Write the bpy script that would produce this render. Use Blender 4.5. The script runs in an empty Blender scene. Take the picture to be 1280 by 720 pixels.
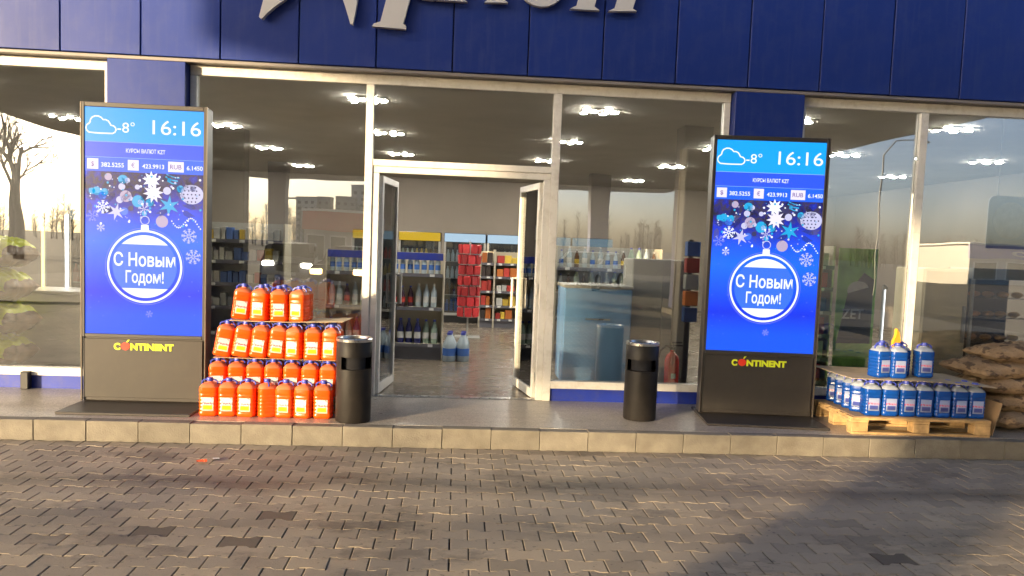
import bpy, bmesh, math, random
from mathutils import Vector, Matrix, noise as mnoise
rnd = random.Random(7)
PI = math.pi
S = bpy.context.scene
C = S.collection

# ------------------------------------------------------------------ camera
cam_d = bpy.data.cameras.new('camera'); cam = bpy.data.objects.new('camera', cam_d); C.objects.link(cam)
yaw, pitch, roll = 0.07091, -0.07526, 0.03829
fw = Vector((math.sin(yaw)*math.cos(pitch), math.cos(yaw)*math.cos(pitch), math.sin(pitch)))
r0 = Vector((math.cos(yaw), -math.sin(yaw), 0)); u0 = r0.cross(fw)
rt = r0*math.cos(roll)+u0*math.sin(roll); up = -r0*math.sin(roll)+u0*math.cos(roll)
M4 = Matrix.Identity(4)
for i in range(3):
    M4[i][0], M4[i][1], M4[i][2] = rt[i], up[i], -fw[i]
M4[0][3], M4[1][3], M4[2][3] = 0, -7.54382, 1.59764
cam.matrix_world = M4
cam_d.sensor_fit = 'HORIZONTAL'; cam_d.sensor_width = 36; cam_d.lens = 36*1000/1280
cam_d.shift_y = 25/1280; cam_d.clip_end = 3000; cam_d.clip_start = .05
S.camera = cam
# ------------------------------------------------------------------ sky, sun, exposure
SUN_AZ, SUN_EL = math.radians(46), math.radians(6.8)      # azimuth: off the facade's normal, behind the camera to the left
sdir = Vector((-math.sin(SUN_AZ)*math.cos(SUN_EL), -math.cos(SUN_AZ)*math.cos(SUN_EL), math.sin(SUN_EL)))
w = bpy.data.worlds.new('World'); S.world = w; w.use_nodes = True
nt = w.node_tree; sky = nt.nodes.new('ShaderNodeTexSky'); sky.sky_type = 'NISHITA'; sky.sun_disc = False
sky.sun_elevation = SUN_EL; sky.sun_rotation = math.atan2(sdir.x, sdir.y)
sky.air_density = 0.5; sky.dust_density = 3.0; sky.ozone_density = 1.0
bg = nt.nodes['Background']; bg.inputs[1].default_value = 0.15
nt.links.new(sky.outputs[0], bg.inputs[0])
sl = bpy.data.lights.new('sun', 'SUN'); sl.energy = 3.5; sl.angle = math.radians(1.0); sl.color = (1.0, .75, .44)
so = bpy.data.objects.new('sun', sl); C.objects.link(so)
so.rotation_euler = (-sdir).to_track_quat('-Z', 'Y').to_euler(); so.location = sdir*60
S.view_settings.view_transform = 'Standard'; S.view_settings.look = 'None'
S.view_settings.exposure = 1.8; S.view_settings.gamma = 1; S.view_settings.use_curve_mapping = False
S.render.engine = 'CYCLES'
S.cycles.use_denoising = True; S.cycles.max_bounces = 5; S.cycles.adaptive_threshold = .02; S.cycles.transparent_max_bounces = 12
S.cycles.diffuse_bounces = 2; S.cycles.glossy_bounces = 3; S.cycles.transmission_bounces = 4
S.cycles.sample_clamp_indirect = 4; S.cycles.caustics_reflective = False; S.cycles.caustics_refractive = False

# ------------------------------------------------------------------ materials
def lin(c):
    return tuple(((v/255)/12.92 if v/255 <= .04045 else ((v/255+.055)/1.055)**2.4) for v in c)
MATS = {}
SCR = .37                                             # screen brightness
def newmat(name):
    m = bpy.data.materials.new(name); m.use_nodes = True; MATS[name] = m
    n = m.node_tree.nodes; return m, n, m.node_tree.links, n['Principled BSDF']
def N(n, typ, **kw):
    x = n.new(typ)
    for k, v in kw.items(): setattr(x, k, v)
    return x
def mathn(n, l, op, a, b=None, c=None, clamp=False):
    x = n.new('ShaderNodeMath'); x.operation = op; x.use_clamp = clamp
    for i, v in enumerate((a, b, c)):
        if v is None: continue
        if isinstance(v, (int, float)): x.inputs[i].default_value = v
        else: l.new(v, x.inputs[i])
    return x.outputs[0]
def mixc(n, l, fac, a, b, mode='MIX'):
    x = n.new('ShaderNodeMix'); x.data_type = 'RGBA'; x.blend_type = mode
    for i, v in ((0, fac), (6, a), (7, b)):
        if isinstance(v, (int, float)): x.inputs[i].default_value = v
        elif isinstance(v, tuple): x.inputs[i].default_value = (*v, 1) if len(v) == 3 else v
        else: l.new(v, x.inputs[i])
    return x.outputs[2]
def noise(n, l, co, scale, detail=4, rough=.55, vec=None):
    t = n.new('ShaderNodeTexNoise'); t.inputs['Scale'].default_value = scale
    t.inputs['Detail'].default_value = detail; t.inputs['Roughness'].default_value = rough
    if vec:
        mp = n.new('ShaderNodeMapping'); mp.inputs['Scale'].default_value = vec; l.new(co, mp.inputs[0]); co = mp.outputs[0]
    l.new(co, t.inputs['Vector']); return t.outputs[0]
def ramp(n, l, fac, stops):
    r = n.new('ShaderNodeValToRGB'); e = r.color_ramp.elements
    while len(e) < len(stops): e.new(.5)
    for k, (p, c) in enumerate(stops):
        e[k].position = p; e[k].color = (*c, 1) if len(c) == 3 else c
    l.new(fac, r.inputs[0]); return r.outputs[0]
def pm(name, col, rough=.5, metal=0, var=.12, scale=6, bump=0, bscale=60, spec=.5, rand=.0, coat=0, world=False, trans=0, dirt=None, rvar=.1):
    """general painted / plastic / wood surface: colour, uneven tone, fine relief, wear"""
    m, n, l, b = newmat(name)
    if world: co = N(n, 'ShaderNodeNewGeometry').outputs['Position']
    else: co = N(n, 'ShaderNodeTexCoord').outputs['Object']
    f = noise(n, l, co, scale)
    lo = tuple(c*(1-var) for c in col); hi = tuple(min(1, c*(1+var)) for c in col)
    c = ramp(n, l, f, [(.3, lo), (.7, hi)])
    if rand:
        oi = N(n, 'ShaderNodeObjectInfo').outputs['Random']
        k = mathn(n, l, 'MULTIPLY_ADD', oi, 2*rand, 1-rand)
        cb = N(n, 'ShaderNodeCombineColor'); [l.new(k, cb.inputs[i]) for i in range(3)]
        c = mixc(n, l, 1.0, c, cb.outputs[0], 'MULTIPLY')
    if dirt:
        dc, amt, ds = dirt
        df = noise(n, l, co, ds, 6, .65)
        df = mathn(n, l, 'MULTIPLY', ramp(n, l, df, [(.48, (0, 0, 0)), (.72, (1, 1, 1))]), amt)
        c = mixc(n, l, df, c, dc)
    l.new(c, b.inputs['Base Color'])
    rr = mathn(n, l, 'MULTIPLY_ADD', f, rvar, rough-rvar/2, clamp=True); l.new(rr, b.inputs['Roughness'])
    b.inputs['Metallic'].default_value = metal; b.inputs['Specular IOR Level'].default_value = spec
    b.inputs['Coat Weight'].default_value = coat
    if bump:
        bf = noise(n, l, co, bscale, 5)
        bp = N(n, 'ShaderNodeBump'); bp.inputs['Strength'].default_value = bump; bp.inputs['Distance'].default_value = .01
        l.new(bf, bp.inputs['Height']); l.new(bp.outputs[0], b.inputs['Normal'])
    if trans:
        tr = N(n, 'ShaderNodeBsdfTranslucent'); l.new(c, tr.inputs[0])
        mx = N(n, 'ShaderNodeMixShader'); mx.inputs[0].default_value = trans
        l.new(b.outputs[0], mx.inputs[1]); l.new(tr.outputs[0], mx.inputs[2])
        l.new(mx.outputs[0], n['Material Output'].inputs['Surface'])
    return m
def em(name, rgb, strength=1.0):
    """a lit thing: lamp diffuser or a shape shown by a lit screen"""
    m, n, l, b = newmat(name)
    b.inputs['Base Color'].default_value = (.01, .01, .012, 1); b.inputs['Roughness'].default_value = .25
    b.inputs['Emission Color'].default_value = (*lin(rgb), 1); b.inputs['Emission Strength'].default_value = strength
    if strength < 10: m.cycles.emission_sampling = 'NONE'
    return m
def glass(name, tint, refl, rough=0.0, ior=1.5):
    m, n, l, b = newmat(name)
    n.remove(b)
    tr = N(n, 'ShaderNodeBsdfTransparent'); tr.inputs[0].default_value = (*tint, 1)
    gl = N(n, 'ShaderNodeBsdfGlossy'); gl.inputs['Roughness'].default_value = rough; gl.inputs[0].default_value = (.95, .96, .97, 1)
    fr = N(n, 'ShaderNodeFresnel'); fr.inputs[0].default_value = ior
    f = mathn(n, l, 'MULTIPLY_ADD', fr.outputs[0], 1.0, refl, clamp=True)
    mx = N(n, 'ShaderNodeMixShader'); l.new(f, mx.inputs[0]); l.new(tr.outputs[0], mx.inputs[1]); l.new(gl.outputs[0], mx.inputs[2])
    l.new(mx.outputs[0], n['Material Output'].inputs['Surface']); return m

def dusty_glass(name, tint, refl):
    """window glass: coated float glass with a thin film of dust and rain streaks"""
    m = glass(name, tint, refl); n = m.node_tree.nodes; l = m.node_tree.links
    src = n['Material Output'].inputs['Surface'].links[0].from_socket
    co = N(n, 'ShaderNodeNewGeometry').outputs['Position']
    f = noise(n, l, co, 1.6, 6, .6, (2.2, 1, .5)); f2 = noise(n, l, co, 30, 4, .6, (1, 1, .12))
    k = mathn(n, l, 'MULTIPLY', ramp(n, l, f, [(.4, (0, 0, 0)), (.8, (1, 1, 1))]), f2)
    k = mathn(n, l, 'MULTIPLY_ADD', k, .022, .003)
    bp = N(n, 'ShaderNodeBump'); bp.inputs['Strength'].default_value = .06; bp.inputs['Distance'].default_value = .02      # rolled glass is never dead flat
    l.new(noise(n, l, co, 1.3, 1), bp.inputs['Height'])
    for x in n:
        if x.type == 'BSDF_GLOSSY': l.new(bp.outputs[0], x.inputs['Normal'])
    df = N(n, 'ShaderNodeBsdfDiffuse'); df.inputs[0].default_value = (.5, .45, .38, 1)
    mx = N(n, 'ShaderNodeMixShader'); l.new(k, mx.inputs[0]); l.new(src, mx.inputs[1]); l.new(df.outputs[0], mx.inputs[2])
    l.new(mx.outputs[0], n['Material Output'].inputs['Surface']); return m

def paver_mat(name, base, dark=1.0):
    m, n, l, b = newmat(name)
    g = N(n, 'ShaderNodeNewGeometry'); pos = g.outputs['Position']
    oi = N(n, 'ShaderNodeObjectInfo').outputs['Random']
    rd = mathn(n, l, 'FRACT', mathn(n, l, 'ADD', oi, g.outputs['Random Per Island']))
    tone = ramp(n, l, rd, [(0, tuple(c*.62 for c in base)), (.12, tuple(c*.85 for c in base)), (.55, base), (1, (base[0]*1.28, base[1]*1.24, base[2]*1.16))])
    f = noise(n, l, pos, 3.0, 5)
    c = mixc(n, l, mathn(n, l, 'MULTIPLY', f, .55), tone, tuple(v*.6 for v in base))
    fine = noise(n, l, pos, 160, 3, .7)
    c = mixc(n, l, mathn(n, l, 'MULTIPLY', fine, .5), c, tuple(v*.55 for v in base))
    # tyre dirt lying in bands parallel to the kerb, and oil blots
    sx = N(n, 'ShaderNodeSeparateXYZ'); l.new(pos, sx.inputs[0])
    wob = mathn(n, l, 'MULTIPLY', noise(n, l, pos, .9, 2), .7)
    yy = mathn(n, l, 'ADD', sx.outputs[1], wob)
    def band(y0, hw):
        d = mathn(n, l, 'ABSOLUTE', mathn(n, l, 'SUBTRACT', yy, y0))
        return mathn(n, l, 'SUBTRACT', 1.0, mathn(n, l, 'DIVIDE', d, hw, clamp=True), clamp=True)
    bt = mathn(n, l, 'ADD', band(-1.92, .30), mathn(n, l, 'MULTIPLY', band(-2.75, .3), .45), clamp=True)
    smear = noise(n, l, pos, 2.2, 6, .65, (.35, 1.6, 1))
    s1 = mathn(n, l, 'MULTIPLY', bt, ramp(n, l, smear, [(.28, (0, 0, 0)), (.52, (1, 1, 1))]))
    blot = ramp(n, l, noise(n, l, pos, 1.9, 8, .74, (.6, 1, 1)), [(.53, (0, 0, 0)), (.61, (1, 1, 1))])
    st = mathn(n, l, 'ADD', mathn(n, l, 'MULTIPLY', s1, .7), mathn(n, l, 'MULTIPLY', blot, .42), clamp=True)
    spots = ramp(n, l, noise(n, l, pos, 23, 3, .5), [(.66, (0, 0, 0)), (.70, (1, 1, 1))])                 # gum and oil drops
    st = mathn(n, l, 'ADD', st, mathn(n, l, 'MULTIPLY', spots, .55), clamp=True)
    c = mixc(n, l, st, c, (.058*dark, .045*dark, .033*dark))
    l.new(c, b.inputs['Base Color'])
    l.new(mathn(n, l, 'MULTIPLY_ADD', st, -.18, .72), b.inputs['Roughness'])
    b.inputs['Specular IOR Level'].default_value = .35
    bp = N(n, 'ShaderNodeBump'); bp.inputs['Strength'].default_value = .35; bp.inputs['Distance'].default_value = .004
    l.new(noise(n, l, pos, 90, 5, .7), bp.inputs['Height']); l.new(bp.outputs[0], b.inputs['Normal'])
    return m

def granite_mat(name, base, rough, scale=140):
    m, n, l, b = newmat(name)
    pos = N(n, 'ShaderNodeNewGeometry').outputs['Position']
    v = N(n, 'ShaderNodeTexVoronoi'); v.inputs['Scale'].default_value = scale; l.new(pos, v.inputs['Vector'])
    sp = N(n, 'ShaderNodeSeparateColor'); l.new(v.outputs['Color'], sp.inputs[0])
    c = ramp(n, l, sp.outputs[0], [(0, tuple(x*.45 for x in base)), (.35, base), (.8, tuple(x*1.2 for x in base)), (1, tuple(min(1, x*1.9) for x in base))])
    f = noise(n, l, pos, 1.6, 6, .6); c = mixc(n, l, mathn(n, l, 'MULTIPLY', f, .6), c, tuple(x*.5 for x in base))
    l.new(c, b.inputs['Base Color'])
    f2 = noise(n, l, pos, 4, 5, .6, (1, 2.5, 1))
    l.new(mathn(n, l, 'MULTIPLY_ADD', f2, .35, rough-.17, clamp=True), b.inputs['Roughness'])
    return m

M_paver = paver_mat('concrete_paver', (.37, .315, .245))
M_paver_dark = paver_mat('dark_paver', (.14, .115, .088))
M_bed = pm('joint_sand', (.045, .036, .027), .95, var=.3, scale=20, world=True)
M_asph = pm('asphalt', (.036, .034, .032), .9, var=.25, scale=2, world=True, bump=.2)
M_kerb = pm('kerb_concrete', (.150, .136, .112), .85, var=.18, scale=9, bump=.3, bscale=80, rand=.1, world=True, dirt=((.09, .075, .055), .6, 3.5))
M_plat = granite_mat('granite_paving', (.36, .32, .27), .34)
M_ifloor = granite_mat('shop_floor_tile', (.20, .165, .125), .24, 260)
def cladding_mat():
    m = pm('blue_cladding', (.009, .028, .185), .42, spec=.3, var=.06, scale=1.4, rand=.08, dirt=((.07, .085, .18), .18, 5))
    n = m.node_tree.nodes; l = m.node_tree.links; b = n['Principled BSDF']
    pos = N(n, 'ShaderNodeNewGeometry').outputs['Position']
    st = ramp(n, l, noise(n, l, pos, 6, 5, .6, (3.5, 1, .28)), [(.52, (0, 0, 0)), (.75, (1, 1, 1))])      # rain streaks of dust
    c0 = b.inputs['Base Color'].links[0].from_socket
    l.new(mixc(n, l, mathn(n, l, 'MULTIPLY', st, .12), c0, (.11, .12, .18)), b.inputs['Base Color'])
    bp = N(n, 'ShaderNodeBump'); bp.inputs['Strength'].default_value = .25; bp.inputs['Distance'].default_value = .02
    l.new(noise(n, l, pos, 2.2, 2), bp.inputs['Height']); l.new(bp.outputs[0], b.inputs['Normal'])          # slight buckling of the sheet
    return m
M_blue = cladding_mat()
M_blue2 = pm('blue_plinth', (.015, .035, .30), .4, var=.1, scale=4, dirt=((.08, .08, .12), .4, 9))
M_gap = pm('dark_backing', (.012, .012, .016), .9)
M_alu = pm('white_window_profile', (.68, .66, .61), .38, var=.06, scale=3, dirt=((.28, .24, .18), .35, 12))
M_trim = pm('grey_drip_trim', (.20, .18, .17), .5, var=.1)
M_gasket = pm('black_gasket', (.02, .02, .02), .7)
M_sign = pm('sign_letter', (.55, .53, .50), .45, var=.06, scale=3)
M_glass = dusty_glass('shop_glass', (.97, .98, .96), .165)
M_dglass = glass('door_glass', (.96, .97, .96), .04)
M_cglass = glass('cooler_glass', (.8, .84, .86), .03)
M_wall = pm('interior_wall', (.24, .205, .165), .8, var=.06, scale=1.2)
M_ceil = pm('ceiling_board', (.34, .32, .28), .85, var=.08, scale=2)
M_frame_t = pm('totem_paint', (.034, .030, .028), .42, var=.08, scale=4, spec=.5)
M_frame_e = pm('totem_edge', (.13, .11, .09), .35, metal=.4, var=.08, scale=4)
M_panel_t = pm('totem_panel', (.034, .030, .027), .5, var=.1, scale=3, spec=.4, dirt=((.055, .047, .036), .3, 8))
M_logo = pm('logo_lime', (.62, .72, .02), .4, var=.03)
M_red = pm('logo_red', (.65, .03, .01), .4, var=.03)
M_binb = pm('bin_black', (.013, .011, .010), .5, var=.2, scale=6, spec=.3, dirt=((.035, .030, .026), .35, 10))
M_chrome = pm('brushed_steel', (.55, .54, .52), .28, metal=1, var=.1, scale=20)
M_wood = pm('pallet_wood', (.42, .27, .12), .8, var=.3, scale=14, bump=.3, bscale=40, rand=.18)
M_card = pm('cardboard', (.34, .23, .13), .85, var=.15, scale=8, rand=.08)
M_cardp = pm('pale_cardboard', (.42, .33, .21), .85, var=.12, scale=8)
M_orange = pm('orange_fluid', (.95, .115, .008), .22, var=.1, scale=9, rand=.12, trans=.34, spec=.5)
M_onk = pm('orange_neck_plastic', (.80, .22, .09), .2, var=.1, rand=.1, trans=.3)
M_bluef = pm('blue_fluid', (.004, .055, .30), .2, var=.12, scale=9, rand=.15, trans=.15)
M_bnk = pm('clear_neck_plastic', (.40, .46, .58), .2, var=.1, rand=.1, trans=.3)
M_bcap = pm('blue_cap', (.04, .06, .38), .4, var=.06, rand=.1)
M_dark = pm('black_plastic', (.015, .015, .016), .45)
M_white = pm('white_enamel', (.62, .60, .55), .4, var=.05)
M_grey = pm('grey_sheet_metal', (.33, .33, .31), .45, var=.08)
M_shelf = pm('cream_shelf', (.52, .47, .36), .5, var=.05)
M_rail = pm('grey_price_rail', (.12, .12, .14), .5)
M_tag = pm('white_price_tag', (.7, .7, .68), .6)

def label_mat(name, top, band, patch, white=(.62, .60, .57)):
    """printed label: white top with a coloured swirl, a lettering band, a coloured patch at the foot"""
    m, n, l, b = newmat(name)
    co = N(n, 'ShaderNodeTexCoord').outputs['Generated']
    s = N(n, 'ShaderNodeSeparateXYZ'); l.new(co, s.inputs[0])
    z, x = s.outputs[2], s.outputs[0]
    sw = ramp(n, l, noise(n, l, co, 5, 4, .6), [(.56, (0, 0, 0)), (.60, (1, 1, 1))])
    c = mixc(n, l, sw, white, top)
    def between(v, a, bb): return mathn(n, l, 'MULTIPLY', mathn(n, l, 'GREATER_THAN', v, a), mathn(n, l, 'LESS_THAN', v, bb))
    txt = mathn(n, l, 'MULTIPLY', between(z, .5, .64), ramp(n, l, noise(n, l, co, 9, 2, .5, (1.6, 1, .4)), [(.45, (0, 0, 0)), (.5, (1, 1, 1))]))
    c = mixc(n, l, txt, c, band)
    c = mixc(n, l, mathn(n, l, 'MULTIPLY', between(z, .1, .42), between(x, .12, .9)), c, patch)
    c = mixc(n, l, between(z, -.1, .1), c, white)
    l.new(c, b.inputs['Base Color']); b.inputs['Roughness'].default_value = .35; return m
M_lab_o = label_mat('orange_jug_label', (.75, .12, .12), (.25, .04, .10), (.95, .50, .02))
M_lab_b = label_mat('blue_jug_label', (.25, .3, .6), (.55, .04, .08), (.05, .07, .30), (.26, .31, .48))
M_lab_w = label_mat('water_label', (.2, .35, .7), (.05, .1, .4), (.15, .3, .7))

# ------------------------------------------------------------------ mesh helpers
def mesh_from(bm, name, smooth=False):
    me = bpy.data.meshes.new(name); bmesh.ops.recalc_face_normals(bm, faces=bm.faces); bm.to_mesh(me); bm.free()
    if smooth:
        for p in me.polygons: p.use_smooth = True
        me.set_sharp_from_angle(angle=math.radians(smooth if smooth is not True else 40))
    return me
def box(bm, x0, x1, y0, y1, z0, z1, bev=0, rz=0):
    r = bmesh.ops.create_cube(bm, size=1); vs = r['verts']
    for v in vs:
        v.co = Vector(((x0+x1)/2+v.co.x*(x1-x0), (y0+y1)/2+v.co.y*(y1-y0), (z0+z1)/2+v.co.z*(z1-z0)))
    if rz: bmesh.ops.rotate(bm, verts=vs, cent=((x0+x1)/2, (y0+y1)/2, 0), matrix=Matrix.Rotation(rz, 3, 'Z'))
    if bev:
        es = set(e for v in vs for e in v.link_edges)
        bmesh.ops.bevel(bm, geom=list(es), offset=bev, segments=1, affect='EDGES')
    return vs
def tube(bm, pts, r, seg=8, caps=True):
    """round bar along a polyline; r is one radius or one for each point"""
    pts = [Vector(p) for p in pts]; rs = r if isinstance(r, (list, tuple)) else [r]*len(pts)
    rings = []; prev = None
    for i, p in enumerate(pts):
        d = (pts[min(i+1, len(pts)-1)]-pts[max(i-1, 0)]).normalized()
        a = prev if prev is not None and abs(prev.dot(d)) < .95 else (Vector((0, 0, 1)) if abs(d.z) < .9 else Vector((1, 0, 0)))
        a = (a-d*a.dot(d)).normalized(); b = d.cross(a); prev = a
        rings.append([bm.verts.new(p+(a*math.cos(2*PI*k/seg)+b*math.sin(2*PI*k/seg))*rs[i]) for k in range(seg)])
    for A, B in zip(rings, rings[1:]):
        for k in range(seg): bm.faces.new((A[k], A[(k+1) % seg], B[(k+1) % seg], B[k]))
    if caps and seg > 2: bm.faces.new(rings[0][::-1]); bm.faces.new(rings[-1])
def lathe(bm, prof, seg=24, sq=0, sx=1, sy=1, caps=True, cx=0, cy=0):
    """rings (radius, z) turned about z; sq>0 squares the section (superellipse)"""
    rings = []
    for r, z in prof:
        ring = []
        for k in range(seg):
            a = 2*PI*(k+.5)/seg; c, s = math.cos(a), math.sin(a)
            e = 2/(2+sq) if sq else 1
            x = math.copysign(abs(c)**e, c); y = math.copysign(abs(s)**e, s)
            ring.append(bm.verts.new((cx+x*r*sx, cy+y*r*sy, z)))
        rings.append(ring)
    for A, B in zip(rings, rings[1:]):
        for k in range(seg): bm.faces.new((A[k], A[(k+1) % seg], B[(k+1) % seg], B[k]))
    if caps: bm.faces.new(rings[0][::-1]); bm.faces.new(rings[-1])
def prism(bm, poly, y0, y1):
    """outline of (x, z) points given thickness along y"""
    a = [bm.verts.new((x, y0, z)) for x, z in poly]; b = [bm.verts.new((x, y1, z)) for x, z in poly]
    bm.faces.new(a); bm.faces.new(b[::-1]); n = len(a)
    for i in range(n): bm.faces.new((a[i], b[i], b[(i+1) % n], a[(i+1) % n]))
def obj(name, bm, mat, parent=None, loc=None, rot=None, smooth=False, label=None):
    me = bm if isinstance(bm, bpy.types.Mesh) else mesh_from(bm, name, smooth)
    if mat and not me.materials: me.materials.append(mat)
    o = bpy.data.objects.new(name, me); C.objects.link(o)
    if parent: o.parent = parent
    if loc: o.location = loc
    if rot: o.rotation_euler = rot
    if label: o['label'] = label
    return o
def thing(name, label, cat, loc=(0, 0, 0), rotz=0, group=None):
    o = bpy.data.objects.new(name, None); C.objects.link(o); o.empty_display_size = .1
    o.location = loc; o.rotation_euler = (0, 0, rotz); tag(o, label, cat, group); return o
def tag(o, label, cat, group=None):
    o['label'] = label; o['category'] = cat
    if group: o['group'] = group
    return o
def struct(name, bm, mat, smooth=False):
    o = obj(name, bm, mat, smooth=smooth); o['kind'] = 'structure'; return o
def dup(root, label, loc, rot=(0, 0, 0), group=None):
    r = root.copy(); C.objects.link(r); r.location = loc; r.rotation_euler = rot; r['label'] = label
    if group: r['group'] = group
    for ch in root.children:
        c = ch.copy(); C.objects.link(c); c.parent = r
        for g in ch.children:
            d = g.copy(); C.objects.link(d); d.parent = c
    return r
def BM(): return bmesh.new()
def bx(*a, **k):
    bm = BM(); box(bm, *a, **k); return bm
ORD = ['first', 'second', 'third', 'fourth', 'fifth', 'sixth', 'seventh', 'eighth', 'ninth', 'tenth', 'eleventh', 'twelfth', 'thirteenth', 'fourteenth', 'fifteenth', 'sixteenth']
FONT_CACHE = {}
def text_mesh(s, size, extrude=.0, bold=0.0, squeeze=1.0, width=None):
    key = (s, size, extrude, bold, squeeze, width)
    if key in FONT_CACHE: return FONT_CACHE[key]
    cu = bpy.data.curves.new('lettering', 'FONT'); cu.body = s; cu.size = size; cu.extrude = extrude; cu.offset = bold*size
    cu.align_x = 'LEFT'; cu.resolution_u = 4
    t = bpy.data.objects.new('lettering', cu); C.objects.link(t)
    dg = bpy.context.evaluated_depsgraph_get(); me = bpy.data.meshes.new_from_object(t.evaluated_get(dg))
    bpy.data.objects.remove(t); bpy.data.curves.remove(cu)
    xs = [v.co.x for v in me.vertices]; w0 = max(xs)-min(xs); x0 = min(xs)
    k = width/w0 if width else squeeze
    for v in me.vertices: v.co = Vector(((v.co.x-x0)*k, -v.co.z, v.co.y))     # upright, facing -y, starting at x=0
    FONT_CACHE[key] = me; return me

# ================================================================== THE SETTING
ZP = .15
bm = BM(); R = 900
vs = [bm.verts.new(p) for p in ((-R, -R, -.06), (R, -R, -.06), (R, R, -.06), (-R, R, -.06))]; bm.faces.new(vs)
struct('ground', bm, M_asph)
paving = struct('paving', bx(-8, 9, -11, -1.31, -.055, -.024), M_bed)
# interlocking bone-shaped pavers, 200 x 139 mm, rows parallel to the kerb
PL, PW, AMP, GAP = .2, .1395, .021, .0042
def paver_outline(inset):
    he, hc = PW/2+AMP/2-GAP/2-inset, PW/2-AMP/2-GAP/2-inset; hx = PL/2-.0034-inset
    topx = [(-hx, he), (-.052, he), (-.030, hc), (.030, hc), (.052, he), (hx, he)]
    return topx+[(x, -y) for x, y in topx[::-1]]
def add_paver(bm, cx, cy, dz=0, tx=0, ty=0, cheap=False):
    rings = [(0, -.03), (0, -.0018), (.0028, 0)] if not cheap else [(0, -.03), (.001, 0)]
    prev = None
    for ins, z in rings:
        ring = [bm.verts.new((cx+x, cy+y, z+dz+x*tx+y*ty)) for x, y in paver_outline(ins)]
        if prev:
            for k in range(12): bm.faces.new((prev[k], prev[(k+1) % 12], ring[(k+1) % 12], ring[k]))
        prev = ring
    bm.faces.new(prev)
paver_meshes = []
for k in range(6):
    b_ = BM(); add_paver(b_, 0, 0, rnd.uniform(-.0025, .0)-(.0012 if k == 5 else 0), rnd.uniform(-.006, .006), rnd.uniform(-.007, .007)); paver_meshes.append(mesh_from(b_, 'paver'))
cells = []
row = 0; y = -1.31-PW/2-.012
rows_y = []
while y > -10.9:
    off = .01 if row % 2 else .11
    nx0 = int(-7.8/PL); nx1 = int(8.8/PL)
    for i in range(nx0, nx1): cells.append((off+i*PL, y))
    row += 1; y -= PW
campos = Vector((0, -7.54382, 1.59764))
def in_view(x, y):
    d = Vector((x, y, 0))-campos; z = d.dot(fw)
    if z <= .2: return None
    px = 640+1000*d.dot(rt)/z; py = 385-1000*d.dot(up)/z
    return z if (-30 < px < 1310 and py < 735) else None
vis = sorted((in_view(*c), c) for c in cells if in_view(*c))
single = set(c for _, c in vis[:298])
darkset = {min(cells, key=lambda c: (c[0]-p[0])**2+(c[1]-p[1])**2) for p in ((2.36, -3.47), (-1.05, -3.42), (-1.62, -3.25), (-.95, -3.0), (-1.95, -2.2))}
for c in single:
    m = rnd.choice(paver_meshes)
    o = bpy.data.objects.new('paver', m); C.objects.link(o); o.parent = paving; o.location = (c[0]+rnd.uniform(-.0012, .0012), c[1]+rnd.uniform(-.001, .001), 0)
    o.rotation_euler = (0, 0, rnd.choice((0, PI))+rnd.uniform(-.006, .006))
for m in paver_meshes: m.materials.append(M_paver)
for o in paving.children:
    if any(abs(o.location.x-d[0]) < .01 and abs(o.location.y-d[1]) < .01 for d in darkset):
        o.material_slots[0].link = 'OBJECT'; o.material_slots[0].material = M_paver_dark; o['label'] = 'oil-blackened paver darker than the ones around it'
bm = BM()
for c in cells:
    if c not in single: add_paver(bm, c[0], c[1], rnd.uniform(-.0025, 0), rnd.uniform(-.006, .006), rnd.uniform(-.007, .007), cheap=(c[1] < -4.2))
o = obj('pavers', bm, M_paver, paving); o['kind'] = 'stuff'
M_conc = pm('forecourt_concrete', (.17, .16, .14), .85, var=.25, scale=.7, world=True, bump=.2)
struct('forecourt', bx(-15, 14, -42, -11.01, -.058, -.012), M_conc)
# raised pavement in front of the shop with its kerb stones
pave = struct('pavement', bx(-8, 9, -1.195, .06, -.05, ZP), M_plat)
kx = -3.16-.39*12; kmesh = {}
while kx < 8.8:
    bm = BM(); x1 = kx+.3885
    box(bm, -.194+.0012, .194-.0012, -.052, .052, -.055, ZP+.001, bev=.004)
    o = obj('kerb_stone', bm, M_kerb, pave, (kx+.194, -1.249+rnd.uniform(-.003, .003), rnd.uniform(-.003, .003)), (0, 0, rnd.uniform(-.006, .006)))
    kx += .3885

# ================================================================== SHOP BUILDING
shop = thing('shop_building', 'blue clad petrol station shop with full height windows and open double doors', 'shop', (0, 0, 0))
XL, XR = -7.2, 8.2
# fascia panels
j0 = -2.152
for k in range(-8, 16):
    xa = j0+.6845*k; xb = xa+.6845
    if xa < XL-.1 or xb > XR+.3: continue
    bm = BM(); box(bm, -.3365, .3365, -.02, .02, 0, 1.75, bev=.004)
    obj('fascia_panel', bm, M_blue, shop, ((xa+xb)/2, -.12+rnd.uniform(-.002, .002), 3.165), (rnd.uniform(-.003, .003), 0, rnd.uniform(-.003, .003)))
obj('fascia_backing', bx(XL, XR, -.095, .25, 3.175, 4.93), M_gap, shop)
obj('drip_trim', bx(XL, XR, -.128, -.006, 3.128, 3.158, bev=.003), M_trim, shop)
obj('roof_edge', bx(XL-.05, XR+.05, -.18, .3, 4.935, 5.0, bev=.004), M_trim, shop)
# columns between the bays
def column(xa, xb):
    obj('column_cladding', bx(xa, xb, -.14, .10, ZP, 3.124, bev=.004), M_blue, shop)
column(-3.125, -2.452); column(2.535, 3.195); column(-6.6, -5.95); column(6.6, 7.25)
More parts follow.
